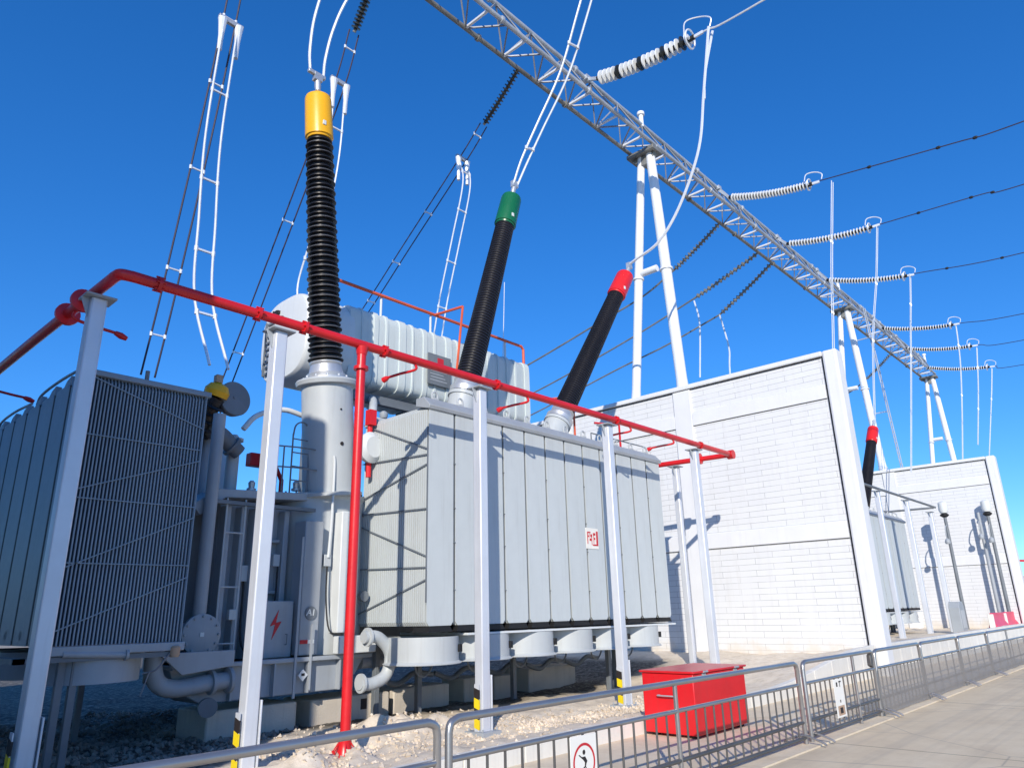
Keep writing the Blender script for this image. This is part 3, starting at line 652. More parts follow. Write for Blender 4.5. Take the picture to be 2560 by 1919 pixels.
    # green and red bushings on inclined turrets behind the radiators
    for base, top, cm in (((10.93, 11.5, 6.5), (12.44, 11.24, 12.25), 'green'), ((14.32, 11.5, 6.45), (17.42, 11.06, 11.62), 'redcap')):
        b = Vector(base); dd = (Vector(top) - b).normalized(); q = b - dd * 2.6
        m = MB(); m.lathe(q, dd, [(0, .34), (2.5, .34), (2.5, .37), (2.58, .37)], 32); m.build('turret', 'grey', t)
        bushing(t, base, top, cm, sheds=False)
    # conservator
    m = MB(); X0, X1, cy, cz, r = 7.75, 14.75, 13.9, 7.68, 1.0
    def shell(m, prof, n=64, e=2.9):
        vs = []; fs = []
        for x, q in prof:
            for k in range(n):
                a = 2 * PI * k / n; c, s_ = math.cos(a), math.sin(a)
                vs.append((x, cy + q * math.copysign(abs(c) ** (2 / e), c), cz + q * math.copysign(abs(s_) ** (2 / e), s_)))
        mm = len(prof)
        for i in range(mm - 1):
            for k in range(n): k2 = (k + 1) % n; fs.append((i * n + k, i * n + k2, (i + 1) * n + k2, (i + 1) * n + k))
        fs.append(tuple(range(n - 1, -1, -1))); fs.append(tuple((mm - 1) * n + k for k in range(n)))
        m.add(vs, fs)
    shell(m, [(X0 + 1.0, .93), (X1 - .06, .93), (X1, .90), (X1 + .04, .80), (X1 + .05, .2)], n=96, e=9)
    cs = m.build('conservator', 'conserv', t)
    m = MB(); shell(m, [(X0 - .15, .3), (X0 - .14, .85), (X0 - .12, .95), (X0 - .07, .99), (X0 - .02, 1.0), (X0 + 1.1, 1.0), (X0 + 1.13, .93)], e=3.0); m.build('end_drum', 'white', cs)
    x = X0 + 1.3
    for k in range(16):
        wd = (.05, .13, .07, .2)[k % 4]; m = MB(); shell(m, [(x, .92), (x + .004, .955), (x + wd, .955), (x + wd + .004, .92)], n=96, e=9); m.build('rib', 'conserv', cs, smooth=20)
        x += wd + (.3, .22, .34, .2)[k % 4]
    m = MB()
    for k in range(9): m.box(X0 - .2, X0 - .14, cy + .38, cy + .62, cz - .75 + k * .15, cz - .70 + k * .15)
    m.box(X0 - .19, X0 - .1, cy + .68, cy + .72, cz - .75, cz + .55); m.build('level_gauge', 'dgrey', cs, smooth=0)
    m = MB()
    for (a, b_, c, e) in ((.34, .44, .62, .74), (.5, .53, .6, .76), (.24, .42, .52, .56), (.1, .2, .5, .53), (.28, .3, .64, .72)): m.box(X0 - .2, X0 - .10, cy + a - .1, cy + b_ - .1, cz + c, cz + e)
    m.build('end_lettering', 'signk', cs, smooth=0)
    m = MB(); m.box(11.0, 11.75, cy - 1.04, cy - 1.0, cz - .55, cz + .25); npl = m.build('name_plate', 'dgrey', cs)
    m = MB(); m.box(11.3, 11.5, cy - 1.048, cy - 1.042, cz + .0, cz + .17); m.build('plate_square', 'signr', npl, smooth=0)
    m = MB()
    for k in range(5): m.box(11.06 + .02 * (k % 2), 11.62 - .06 * (k % 3), cy - 1.047, cy - 1.042, cz - .45 + k * .08, cz - .42 + k * .08)
    m.build('plate_writing', 'midgrey', npl, smooth=0)
    for x in (8.6, 11.3, 14.0): B('saddle', 'dgrey', x, x + .2, 13.3, 14.5, 3.78, 6.85)
    m = MB(); m.box(8.2, 14.6, 13.2, 13.35, 6.42, 6.62); m.build('saddle_beam', 'dgrey', t)
    m = MB(); m.tube(spline([(8.9, 12.2, 3.8), (8.9, 12.2, 5.6), (9.2, 12.6, 6.2), (9.6, 13.2, 6.5)], 6), .09, 12); m.build('breather_pipe', 'grey', t)
    for k in range(7):
        x = 8.4 + k * .32; m = MB(); m.lathe((x, 12.0, 5.6 + .05 * (k % 3)), (0, 0, 1), [(0, .07), (.05, .09), (.12, .09), (.16, .04)], 12); m.build('relay', 'white' if k % 2 else 'midgrey', t)
    # lit cabinets and elbow at the right side of the tank base
    c2 = B('marshalling_cabinet', 'white', 7.42, 7.8, 10.95, 11.2, 1.45, 3.5)
    B('base_bracket', 'white', 7.35, 8.1, 10.75, 10.95, 1.12, 1.4)
    m = MB(); m.tube(spline([(7.5, 10.3, 1.38), (7.8, 10.3, 1.36), (8.05, 10.3, 1.1), (7.98, 10.3, .78), (7.7, 10.3, .66), (7.45, 10.3, .68)], 8), .10, 16); m.lathe((7.5, 10.3, .68), (-1, 0, 0), [(0, .15), (.04, .15)], 16); m.lathe((7.6, 10.3, 1.38), (-1, 0, 0), [(0, .15), (.04, .15)], 16); m.build('oil_elbow', 'grey', t)
    m = MB()
    for z in (2.9, 2.3, 1.75): m.tube(spline([(7.95, 11.2, z + .12), (7.8, 11.15, z + .1), (7.8, 11.15, z - .12), (7.95, 11.2, z - .14)], 5), .012, 6)
    m.build('cable_loop', 'dgrey', t)
    m = MB(); m.lathe((8.0, 11.1, 2.05), (0, -1, 0), [(0, .09), (.1, .09)], 16); m.build('gauge', 'dgrey', t)
    for k in range(24):
        a = 2 * PI * k / 24; m = MB(); x, y = 7.62 + .87 * math.cos(a), 12.05 + .87 * math.sin(a)
        if y > 12.1: continue
        m.cyl((x, y, 3.84), (x, y, 3.9), .016, n=6); m.build('bolt', 'dgrey', t)
    for x, y, z, w, h in ((5.95, 11.7, 2.3, .18, .26), (6.45, 11.58, 2.55, .12, .2), (7.2, 11.2, 2.55, .14, .2), (5.7, 11.48, 1.7, .12, .16)):
        B('junction_box', 'grey', x, x + w, y - .09, y, z, z + h, bev=.008)
    for pts in ([(6.54, 11.5, 2.55), (6.54, 11.5, 2.1), (6.5, 11.45, 1.98)], [(7.27, 11.12, 2.55), (7.27, 11.1, 2.0), (7.3, 11.0, 1.5), (7.5, 10.9, 1.42)], [(6.0, 11.6, 2.3), (6.0, 11.55, 1.4), (6.05, 11.3, 1.15)]):
        m = MB(); m.tube(spline(pts, 5), .014, 6); m.build('cable', 'blackm', t)
    for k in range(5):
        x = 8.7 + k * 1.35; m = MB(); m.tube(spline([(x, 11.45, .62), (x + .4, 11.4, .5), (x + .8, 11.4, .66), (x + 1.3, 11.45, .6)], 5), .05, 10); m.build('bottom_oil_pipe', 'dgrey', t)
    m = MB(); m.cyl((8.2, 11.35, .92), (15.6, 11.35, .92), .1, n=16)
    for k in range(6): m.lathe((8.9 + k * 1.25, 11.35, .92), (1, 0, 0), [(0, .15), (.06, .15)], 16)
    m.build('bottom_header_pipe', 'midgrey', t)
    m = MB(); m.cyl((8.2, 11.75, 5.0), (15.4, 11.75, 5.0), .11, n=16)
    for k in range(8): m.lathe((8.7 + k * .9, 11.75, 5.0), (1, 0, 0), [(0, .16), (.05, .16)], 16)
    m.build('top_header_pipe', 'grey', t)
    # porcelain-white pipe over the shaded tank
    m = MB(); m.tube(spline([(5.95, 12.0, 4.95), (6.2, 12.0, 5.25), (6.7, 12.0, 5.45), (7.2, 12.0, 5.4)], 6), .05, 10); m.build('oil_line', 'white', t)
    return t
tr = transformer()

# concrete foundations
for i, (x0, x1, y0, y1, z1, lab) in enumerate(((7.22, 8.85, 11.3, 12.2, .40, 'cream concrete plinth with a square dark hole, right of the red riser foot'),
        (9.1, 10.5, 11.5, 12.3, .40, 'shaded concrete block under the start of the right radiator bank'),
        (11.0, 11.7, 11.6, 12.3, .44, 'narrow shaded concrete block under the middle fans'),
        (11.9, 12.6, 11.6, 12.3, .42, 'second narrow shaded concrete block under the middle fans'),
        (13.0, 14.7, 11.6, 12.4, .5, 'wide shaded concrete block under the far end of the radiator bank'),
        (5.4, 6.9, 11.2, 12.2, .42, 'dark concrete block under the transformer base skirt'))):
    t = thing('foundation_block', (x0, y0, 0), lab, 'concrete block', 'foundation blocks under the transformer')
    m = MB(); m.box(x0, x1, y0, y1, -.15, z1); m.build('block', 'conc', t, bevel=.03)
    if i == 0: m = MB(); m.box(8.22, 8.34, y0 - .012, y0 + .01, .16, .33); m.build('cable_hole', 'signk', t, smooth=0)

# ------------------------------------------------------------------ second bay: copies
G2 = 'equipment of the second bay'
DX = 21.6
t2 = dup(tr, DX + 1.4, dz=-1.0, label='farther transformer in the second bay, only its red-tipped bushing rising beside the firewall')
dup(br, DX - .5, label='small distant radiator bank seen between the two white firewalls', skip=('notice_plate',))
t = thing('distant_pipe', (24, 8.5, 5.6), 'thin dark pipe crossing in front of the distant radiators of the second bay', 'pipe')
m = MB(); m.tube([(24, 8.5, 6.0), (38.6, 8.5, 6.0), (38.7, 8.6, 6.0), (38.4, 11, 6.0)], .05, 10); m.build('pipe_run', 'dgrey', t)
for ch in list(t2.children):                                          # the second unit shows no yellow bushing above the wall
    if ch.name.startswith('bushing') and ch.children and any(g.data.materials[0] == M['yellow'] for g in ch.children):
        for g in list(ch.children): bpy.data.objects.remove(g)
        bpy.data.objects.remove(ch)
for i, (p, lab) in enumerate(((p2, 'second-bay post hidden mostly by the firewall end'), (p3, 'second-bay post at the left side of the distant radiators'), (p4, 'second-bay post in front of the distant radiators'), (p5, 'second-bay post at the right of the distant radiators'))):
    dup(p, DX, dz=.45 if i < 3 else .25, label=lab, skip=('warning_strip',))
# lamp poles by the far wall
for i, (x, y_, h, lab) in enumerate(((40.6, 8.6, 5.7, 'dark pole with white lamp head just right of the distant radiators'), (41.8, 7.39, 5.9, 'grey pole with a curled lamp arm before the far firewall end'), (41.8, 7.0, 5.7, 'dark pole with lamp head in line with the far firewall corner'))):
    t = thing('lamp_pole', (x, y_, .5), lab, 'pole', 'poles before the far firewall')
    m = MB(); m.cyl((x, y_, .4), (x, y_, h), .09, .07, 12); m.build('pole', 'dgrey' if i != 1 else 'midgrey', t)
    if i != 1:
        m = MB(); m.lathe((x, y_, h), (0, 0, 1), [(0, .1), (.08, .2), (.12, .2), (.2, .1)], 16); m.build('lamp_base', 'blackm', t)
        m = MB(); m.lathe((x, y_, h + .2), (0, 0, 1), [(0, .16), (.15, .22), (.5, .2), (.58, .08)], 16); m.build('lamp_head', 'white', t)
    m = MB(); m.tube(spline([(x - .08, y_, h - .4), (x - .3, y_, h - .5), (x - .45, y_, h - .8), (x - .4, y_, h - 1.05)], 6), .025, 8)
    m.lathe((x - .4, y_, h - 1.3), (0, 0, 1), [(0, .1), (.08, .13), (.2, .1), (.26, .03)], 12); m.build('lamp_arm', 'midgrey', t)

# small cabinet and bollards in the second bay
t = thing('equipment_cabinet', (32.5, 8.2, .5), 'small grey cabinet with rounded top standing right of the distant radiators', 'cabinet')
m = MB(); m.prism([(35.2, .5), (36.0, .5), (36.0, 1.6), (35.85, 1.75), (35.4, 1.75), (35.2, 1.5)], 'y', 7.6, 8.0); m.build('body', 'midgrey', t, bevel=.02)
m = MB(); m.box(35.3, 35.9, 7.585, 7.598, .7, 1.4); m.build('door', 'grey', t, bevel=.01)

# ------------------------------------------------------------------ gantry
ZB, YN, YF, ZT, YT = 18.8, 11.79, 12.81, 20.0, 12.3
def a_frame(x, lab, ladder=False):
    t = thing('gantry_tower', (x, 12.3, 0), lab, 'tower', 'A-frame towers of the line gantry')
    for (yt, yb, r) in ((12.05, 11.25, .19), (12.45, 14.55, .16)):
        m = MB(); a = Vector((x, yt, 18.55)); b = Vector((x, yb, 0)); d = b - a; L = d.length
        m.lathe(a, d, [(0, r * .9), (L * .2, r), (L * .5, r), (L * .52, r * 1.12), (L * .54, r), (L, r * 1.1)], 24)
        for f in (.27, .52): m.lathe(a + d * f, d, [(0, r * 1.28), (.06, r * 1.28)], 24)
        m.build('leg', 'legw', t)
    m = MB(); m.cyl((x, 12.2, 13.7), (x, 12.92, 13.7), .13, n=16); m.build('cross_tube', 'legw', t)
    m = MB(); m.box(x - .35, x + .35, 11.7, 12.9, 18.5, 18.66); m.prism([(11.8, 18.5), (12.8, 18.5), (12.5, 18.1), (12.0, 18.1)], 'x', x - .12, x + .12); m.build('cap_plate', 'galvd', t, bevel=.01)
    m = MB(); m.cyl((x, 12.3, 19.9), (x, 12.3, 20.45), .09, n=10); m.lathe((x, 12.3, 20.45), (0, 0, 1), [(0, .15), (.12, .15)], 12); m.build('lightning_spike', 'legw', t)
    if ladder:
        m = MB(); 
        for o in (-.18, .18): m.tube([(x + o, 11.1, 18.4), (x + o, 10.3, .3)], .03, 6)
        for k in range(60): z = .6 + k * .3; y = 10.3 + .8 * z / 18.2; m.tube([(x - .18, y, z), (x + .18, y, z)], .015, 5)
        for k in range(4): z = 3 + 4.5 * k; y = 10.3 + .8 * z / 18.2; m.bar((x, y, z), (x, 11.25 + .8 * z / 18.5, z), .05)
        m.build('ladder', 'galv', t)
    return t
a_frame(21.4, 'nearest A-frame gantry tower, white tubular legs rising behind the main firewall')
a_frame(43.0, 'middle A-frame gantry tower with a ladder, behind the end of the main firewall', True)
a_frame(62.0, 'farthest A-frame gantry tower, rising above the far firewall')
a_frame(-.2, 'A-frame gantry tower out past the left side of the view')
def beam(x0, x1, lab):
    t = thing('gantry_beam', (x0, YT, ZB), lab, 'gantry beam', 'lattice beams of the line gantry')
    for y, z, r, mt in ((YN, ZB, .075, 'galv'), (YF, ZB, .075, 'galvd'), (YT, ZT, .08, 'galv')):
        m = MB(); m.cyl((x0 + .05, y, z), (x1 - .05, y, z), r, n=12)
        L = x1 - x0
        for k in range(1, 5): m.lathe((x0 + L * k / 5, y, z), (1, 0, 0), [(0, r * 1.6), (.08, r * 1.6)], 12)
        m.build('chord', mt, t)
    n = round((x1 - x0) / 1.7); s = (x1 - x0) / n
    for k in range(n):
        a, b = x0 + k * s, x0 + (k + 1) * s; c = (a + b) / 2
        m = MB(); m.cyl((c, YN, ZB), (c, YF, ZB), .05, n=8); m.build('cross_strut', 'legw', t)
        m = MB()
        m.bar((a, YN, ZB), (c, YF, ZB), .045); m.bar((b, YN, ZB), (c, YF, ZB), .045)
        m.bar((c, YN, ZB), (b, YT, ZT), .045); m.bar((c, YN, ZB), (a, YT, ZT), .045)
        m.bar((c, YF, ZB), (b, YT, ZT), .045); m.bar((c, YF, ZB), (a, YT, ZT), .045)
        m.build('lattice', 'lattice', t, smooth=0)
    return t
beam(-.2, 21.4, 'nearest lattice gantry beam crossing the top of the view')
beam(21.4, 43.0, 'middle lattice gantry beam between the first and second towers')
beam(43.0, 62.0, 'farthest lattice gantry beam ending at the last tower')

# ------------------------------------------------------------------ insulator strings and conductors
def string(X, y0, z0, y1, z1, lab, n=22, r=.17, dark=(), white=True, yoke=True, sag=.12):
    t = thing('insulator_string', (X, y0, z0), lab, 'insulator', 'insulator strings on the road side of the gantry' if y1 < y0 else 'insulator strings on the rear side of the gantry')
    a = Vector((X, y0, z0)); b = Vector((X, y1, z1)); d = b - a; L = d.length
    P = lambda f: a + d * f - Vector((0, 0, sag * 4 * f * (1 - f)))
    m = MB(); m.tube([P(k / 12) for k in range(13)], .085 if white else .05, 8); m.build('core_rod', 'blackm' if white else 'galvd', t)
    runs = []
    if white: m = MB(); m.bar(P(0), (X, YT, ZT - .05), .07, .12); m.box(X - .12, X + .12, YT - .14, YT + .14, ZT - .12, ZT + .06); m.build('link_plate', 'galv', t)
    for k in range(n):
        f = .03 + .93 * (k + .5) / n; q = P(f); dd = P(f + .01) - P(f - .01)
        isd = k in dark or not white
        if runs and runs[-1][0] == isd: tgt = runs[-1][1]
        else: tgt = MB(); runs.append((isd, tgt))
        w = .93 * L / n * (.62 if white else 1)
        tgt.lathe(q - dd.normalized() * w * .3, dd, [(0, .05), (w * .12, r), (w * .42, r * .97), (w * .55, .06)], 20)
        tgt.tube([q - dd.normalized() * .5 * L / n, q + dd.normalized() * .5 * L / n], .055, 8)
    for isd, mm in runs: mm.build('dark_disc_stack' if isd else 'disc_stack', 'porc' if not isd else ('porcd' if white or X < 20 else 'galvd'), t, smooth=50)
    if yoke:
        q_ = 1 if X < 20 else .75; m = MB(); e = P(.96); m.ring(e, d, .30 * q_, .03, 24, 8); m.box(e.x - .2, e.x + .2, e.y - .03, e.y + .03, e.z - .05, e.z + .05); m.bar(e, P(1.08), .06, .1)
        m.tube(spline([e + Vector((-.2, .1, .1)), e + Vector((-.2, 0, .55)) * q_, e + Vector((0, -.4, .62)) * q_, e + Vector((0, -.75, .35)) * q_, e + Vector((0, -.7, .05)) * q_], 6), .022, 6)
        m.build('corona_ring', 'cable', t)
    return t
def wire(name, paths, r, mat, lab, cat='conductor', group=None, spacers=0, sp_mat=None):
    t = thing(name, paths[0][0], lab, cat, group)
    P = [spline(p, 8) for p in paths]
    for p in P: m = MB(); m.tube(p, r, 6); m.build('cable', mat, t)
    if spacers and len(P) == 2:
        for k in range(spacers):
            i = int((k + .7) / (spacers + .4) * (len(P[0]) - 1)); m = MB(); a, b = P[0][i], P[1][min(i, len(P[1]) - 1)]
            m.bar(a, b, r * 1.5); m.cyl(a - Vector((0, 0, .05)), a + Vector((0, 0, .05)), r * 1.5, n=8); m.cyl(b - Vector((0, 0, .05)), b + Vector((0, 0, .05)), r * 1.5, n=8)
            m.build('spacer', sp_mat or mat, t)
    return t
def off(pts, dx): return [(x + dx, y, z) for x, y, z in pts]
near = [(17.76, [(11.8, 19.7), (8.03, 19.04)], [(5.7, 18.89), (-6, 19.0)], None, 20, .24, (4, 9, 14, 18), 'thick black and white insulator string nearest the viewer, right of the green-capped bushing'),
        (27.67, [(11.8, 19.3), (8.21, 18.34)], [(3.17, 17.71), (1.02, 17.51), (-8, 17.4)], [(7.44, 18.09), (7.82, 15.75), (8.09, 14.01), (8.34, 12.1), (8.6, 10.2)], 26, .17, (), 'upper insulator string of the middle gantry beam, highest of the three'),
        (34.0, [(11.8, 19.4), (7.75, 18.72)], [(3.32, 18.49), (1.81, 18.3), (-8, 18.1)], [(7.55, 18.68), (8.01, 16.15), (8.4, 14.41), (8.73, 12.68), (9.2, 9.4)], 26, .17, (), 'second insulator string of the middle gantry beam, counted downward'),
        (39.4, [(11.8, 19.2), (7.81, 18.06)], [(2.79, 17.51), (-8, 17.3)], [(7.67, 18.09), (7.9, 16.64), (8.16, 15.16), (8.52, 13), (9.41, 7.9)], 26, .16, (), 'third insulator string of the middle gantry beam, just above the second tower'),
        (49.1, [(11.8, 19.0), (7.8, 18.07)], [(4.22, 17.71), (-8, 17.4)], [(7.68, 18.07), (7.77, 16.87), (7.92, 15.41), (8.32, 12.85), (9, 9)], 26, .15, (), 'first insulator string of the farthest beam, nearest the second tower'),
        (54.2, [(11.8, 18.9), (7.83, 18.0)], [(5.17, 17.65), (-8, 17.4)], [(7.6, 17.83), (8.05, 15.03), (8.76, 11.42)], 26, .15, (), 'middle insulator string of the farthest beam'),
        (59.8, [(11.8, 18.8), (7.88, 17.87)], [(5.87, 17.54), (-8, 17.4)], [(7.77, 17.74), (8.15, 15.9), (8.96, 12.31), (9.32, 10.7), (10.3, 6)], 26, .15, (), 'last and lowest insulator string of the farthest beam')]
for i, (X, (a, b), w, dr, n, r, dark, lab) in enumerate(near):
    string(X, a[0], a[1], b[0], b[1], lab, n=n, r=r, dark=dark, sag=.15)
    nm = ['nearest', 'second', 'third', 'fourth', 'fifth', 'sixth', 'seventh'][i]
    path = [(X, b[0] - .3, b[1])] + [(X, y, z) for y, z in w]
    t = wire('line_conductor', [path], .022 if i else .03, 'cabled' if i else 'cable', nm + ' overhead line running from the gantry toward the upper right edge', group='overhead lines over the road')
    for k in range(3 if i in (1, 2, 3) else 0):
        q = spline(path, 8)[3 + k * 4]; m = MB(); m.lathe(q, (0, 1, 0), [(-.08, .03), (-.04, .06), (.04, .06), (.08, .03)], 10); m.build('damper', 'blackm', t)
    if dr: wire('dropper_cable', [[(X - .09, y, z) for y, z in dr], [(X + .09, y, z) for y, z in dr]], .019, 'cable', nm + ' pale dropper pair hanging from the outer end of its insulator string', group='droppers hanging from the gantry strings', spacers=2)
wire('jumper_cable', [[(17.7, 7.5, 19.04), (17.76, 7.95, 16.86), (17.76, 8.32, 15.04), (17.76, 9.12, 13.46), (17.65, 9.9, 12.45), (17.62, 10.7, 12.15), (17.68, 11.02, 12.1)], [(17.95, 7.5, 19.04), (17.9, 7.9, 17.6), (17.85, 8.0, 16.7)]], .045, 'cable',
     'curving white jumper from the nearest insulator string down to the red-capped bushing')
# rear strings, conductors and droppers
rear = [(5.7, [(12.81, 18.8), (13.9, 16.6)], [(14.1, 15.4), (14.7, 12.5), (15.6, 8.9), (16.2, 6.9)], [(5.74, 14.1, 15.3), (5.45, 13.6, 11.76), (5.29, 13.0, 9.28), (5.14, 12.4, 7.42), (5.28, 11.75, 5.9)], 'dark insulator string above the yellow-capped bushing group, out past the top edge'),
        (8.97, [(12.81, 18.7), (13.8, 17.05)], [(14.35, 15.68), (15.83, 13.43), (19.14, 8.53), (20, 7.3)], [(14.35, 15.68), (14.47, 13.36), (15.0, 11.2), (15.51, 9.79), (14.9, 8.6)], 'black insulator string at the top edge right of the yellow cap'),
        (14.67, [(12.81, 18.8), (14.45, 17.49)], [(15.48, 16.62), (18.4, 14.45), (20.79, 12.65), (24, 10.5)], [(15.48, 16.62), (15.3, 15.53), (15.83, 13.63), (16.39, 11.78), (16.71, 10.38)], 'dark insulator string hanging below the nearest beam, up-left of the green cap'),
        (28.6, [(12.81, 18.8), (15.44, 17.28)], [(17.22, 16.52), (20.11, 15.89), (25.69, 14.73), (32, 13.8)], None, 'grey rear insulator string just right of the first tower'),
        (32.7, [(12.81, 18.8), (16.6, 17.49)], [(19.89, 16.58), (23.84, 15.67), (28.26, 14.79), (34, 14)], [(16.61, 17.36), (16.44, 15.98), (16.74, 13.09)], 'grey rear insulator string between the two longer sagging ones'),
        (34.3, [(12.81, 18.8), (16.02, 16.85)], [(19.5, 16.0), (22.98, 15.39), (29.28, 14.09), (34, 13.3)], [(16.02, 16.85), (15.72, 14.89), (15.82, 13.62), (16, 10)], 'rearmost grey string of the middle beam with a dropper over the firewall'),
        (54.1, [(12.81, 18.7), (14.72, 17.25)], [(16.14, 16.51), (20, 15.5)], None, 'tiny grey rear string under the farthest beam')]
for i, (X, (a, b), w, dr, lab) in enumerate(rear):
    string(X, a[0], a[1], b[0], b[1], lab, n=16, r=.13, white=False, yoke=False, sag=.05)
    nm = ['leftmost', 'second', 'third', 'fourth', 'fifth', 'sixth', 'last'][i]
    p = [(X, b[0], b[1])] + [(X, y, z) for y, z in w]
    if i < 3: wire('twin_conductor', [off(p, -.15), off(p, .15)], .022, 'cabled', nm + ' dark twin conductor with spacers sloping down to the rear left', group='rear overhead conductors', spacers=6, sp_mat='cable')
    else: wire('rear_conductor', [p], .045, 'galvd', nm + ' thin grey conductor sagging away behind the towers', group='rear overhead conductors')
    if dr:
        q = [p_ if len(p_) == 3 else (X,) + tuple(p_) for p_ in dr]
        if i < 3:
            wire('twin_dropper', [off(q, -.17), off(q, .17)], .025, 'cable', nm + ' pair of bright dropper cables hanging to the transformer', group='bright twin droppers', spacers=4)
            t = thing('line_clamp', q[0], nm + ' white clamp joining twin conductor and droppers', 'clamp', 'clamps on the twin conductors')
            m = MB(); e = Vector(q[0]); m.box(e.x - .3, e.x + .3, e.y - .05, e.y + .05, e.z - .04, e.z + .08); m.build('crossbar', 'alu', t, bevel=.01)
            for s_ in (-.2, .2): m = MB(); m.lathe((e.x + s_, e.y, e.z), (0, 0, -1), [(0, .11), (.15, .09), (.5, .06), (.9, .055)], 10); m.build('sleeve', 'cable', t)
        else: wire('rear_dropper', [q], .045, 'cable', nm + ' single dropper hanging behind the firewall top', group='rear single droppers')
# risers from bushing caps to the off-frame strings
wire('bushing_riser', [[(6.32, 11.28, 12.58), (6.28, 11.28, 13.1), (6.25, 11.1, 13.9), (6.4, 10.8, 15.0), (6.8, 10.0, 16.6), (7.4, 8.6, 18.4)], [(6.64, 11.28, 12.58), (6.66, 11.28, 13.1), (6.7, 11.1, 13.8), (6.85, 10.8, 14.6), (7.3, 10.0, 16.2), (7.9, 8.6, 18.2)]], .03, 'cable', 'pair of white cables rising from the yellow bushing cap out of the top', group='bushing risers')
t = thing('cable_yoke', (6.48, 11.28, 12.55), 'small U-shaped yoke on top of the yellow-capped bushing', 'clamp')
m = MB(); m.box(6.28, 6.68, 11.24, 11.32, 12.52, 12.6); m.build('yoke_bar', 'alu', t, bevel=.01)
wire('bushing_riser', [[(12.48, 11.2, 12.66), (12.5, 10.9, 13.3), (12.6, 10.4, 14.2), (12.7, 9.6, 15.5), (12.6, 8.85, 16.9), (12.5, 8.0, 18.6)], [(12.62, 11.2, 12.66), (12.75, 10.9, 13.35), (12.9, 10.4, 14.3), (13.05, 9.6, 15.6), (13.0, 8.85, 17.0), (12.9, 8.0, 18.7)]], .03, 'cable', 'pair of white cables rising from the green bushing cap across the beam', group='bushing risers', spacers=2)

# ------------------------------------------------------------------ crowd barriers
FY = 4.2
def barrier(x0, x1, mids, lab, sp=.19, mat='fence', zb=.02, bars=True, r=.029, feet=True):
    t = thing('crowd_barrier', (x0, FY, zb), lab, 'barrier', 'crowd barriers beside the road')
    zt, zm, z1, z2 = .985, .72, .27, .09
    m = MB(); c = .09
    m.tube([(x0, FY, zb)] + spline([(x0, FY, zt - c), (x0 + .02, FY, zt - .03), (x0 + c, FY, zt)], 6) + spline([(x1 - c, FY, zt), (x1 - .02, FY, zt - .03), (x1, FY, zt - c)], 6) + [(x1, FY, zb)], r, 14)
    m.build('frame', mat, t)
    for z in (zm, z1, z2): m = MB(); m.cyl((x0, FY, z), (x1, FY, z), r * .75, n=12); m.build('rail', mat if z == zm else 'fenced', t)
    for x in mids: m = MB(); m.cyl((x, FY, zb), (x, FY, zt), r * .8, n=12); m.build('mid_post', mat, t)
    if bars:
        n = int((x1 - x0) / sp); s = (x1 - x0) / n
        for k in range(1, n):
            x = x0 + k * s
            if any(abs(x - q) < .07 for q in mids): continue
            m = MB(); m.cyl((x, FY, z2), (x, FY, zm), .011, n=8); m.build('bar', 'fenced', t)
    if feet:
        for x in [x0 + .05, x1 - .05]:
            m = MB(); m.tube(spline([(x, FY - .28, zb + .012), (x, FY - .2, zb + .05), (x, FY, zb + .1), (x, FY + .2, zb + .05), (x, FY + .28, zb + .012)], 5), .014, 8); m.build('foot', mat, t)
    return t
barrier(-2.5, 3.72, [.6], 'barrier panel at the near left, its rounded end meeting the next panel')
barrier(3.83, 10.03, [6.94], 'long steel barrier panel with the prohibition sign, before the red bin')
barrier(10.22, 13.06, [12.13], 'barrier panel with a pale paper notice, right of the red bin', mat='fence', sp=.17)
barrier(13.16, 15.72, [], 'barrier panel at the start of the grey dust net', mat='fence', sp=.2)
barrier(15.8, 18.6, [], 'barrier panel behind the grey net, second netted one', mat='fence', bars=True, sp=.5)
barrier(18.7, 21.5, [], 'barrier panel behind the grey net, third netted one', mat='fence', bars=True, sp=.7)
barrier(21.6, 27.2, [24.0], 'last barrier panel behind the net at the right edge', mat='fence', bars=True, sp=.9)
t = thing('dust_net', (13.1, FY - .03, 0), 'grey dust net tied along the far barriers at the right', 'net')
m = MB(); xs = rng(13.1, 27.2, .25) + [27.2]; vs = []; fs = []
for i, x in enumerate(xs):
    for j in range(5): z = .04 + j * .165; vs.append((x, FY - .035 - .012 * math.sin(x * 5 + j), z + (.012 * math.sin(x * 2.4) if j == 4 else 0)))
for i in range(len(xs) - 1):
    for j in range(4): fs.append((i * 5 + j, (i + 1) * 5 + j, (i + 1) * 5 + j + 1, i * 5 + j + 1))
m.add(vs, fs); m.build('net_cloth', 'net', t, smooth=180)

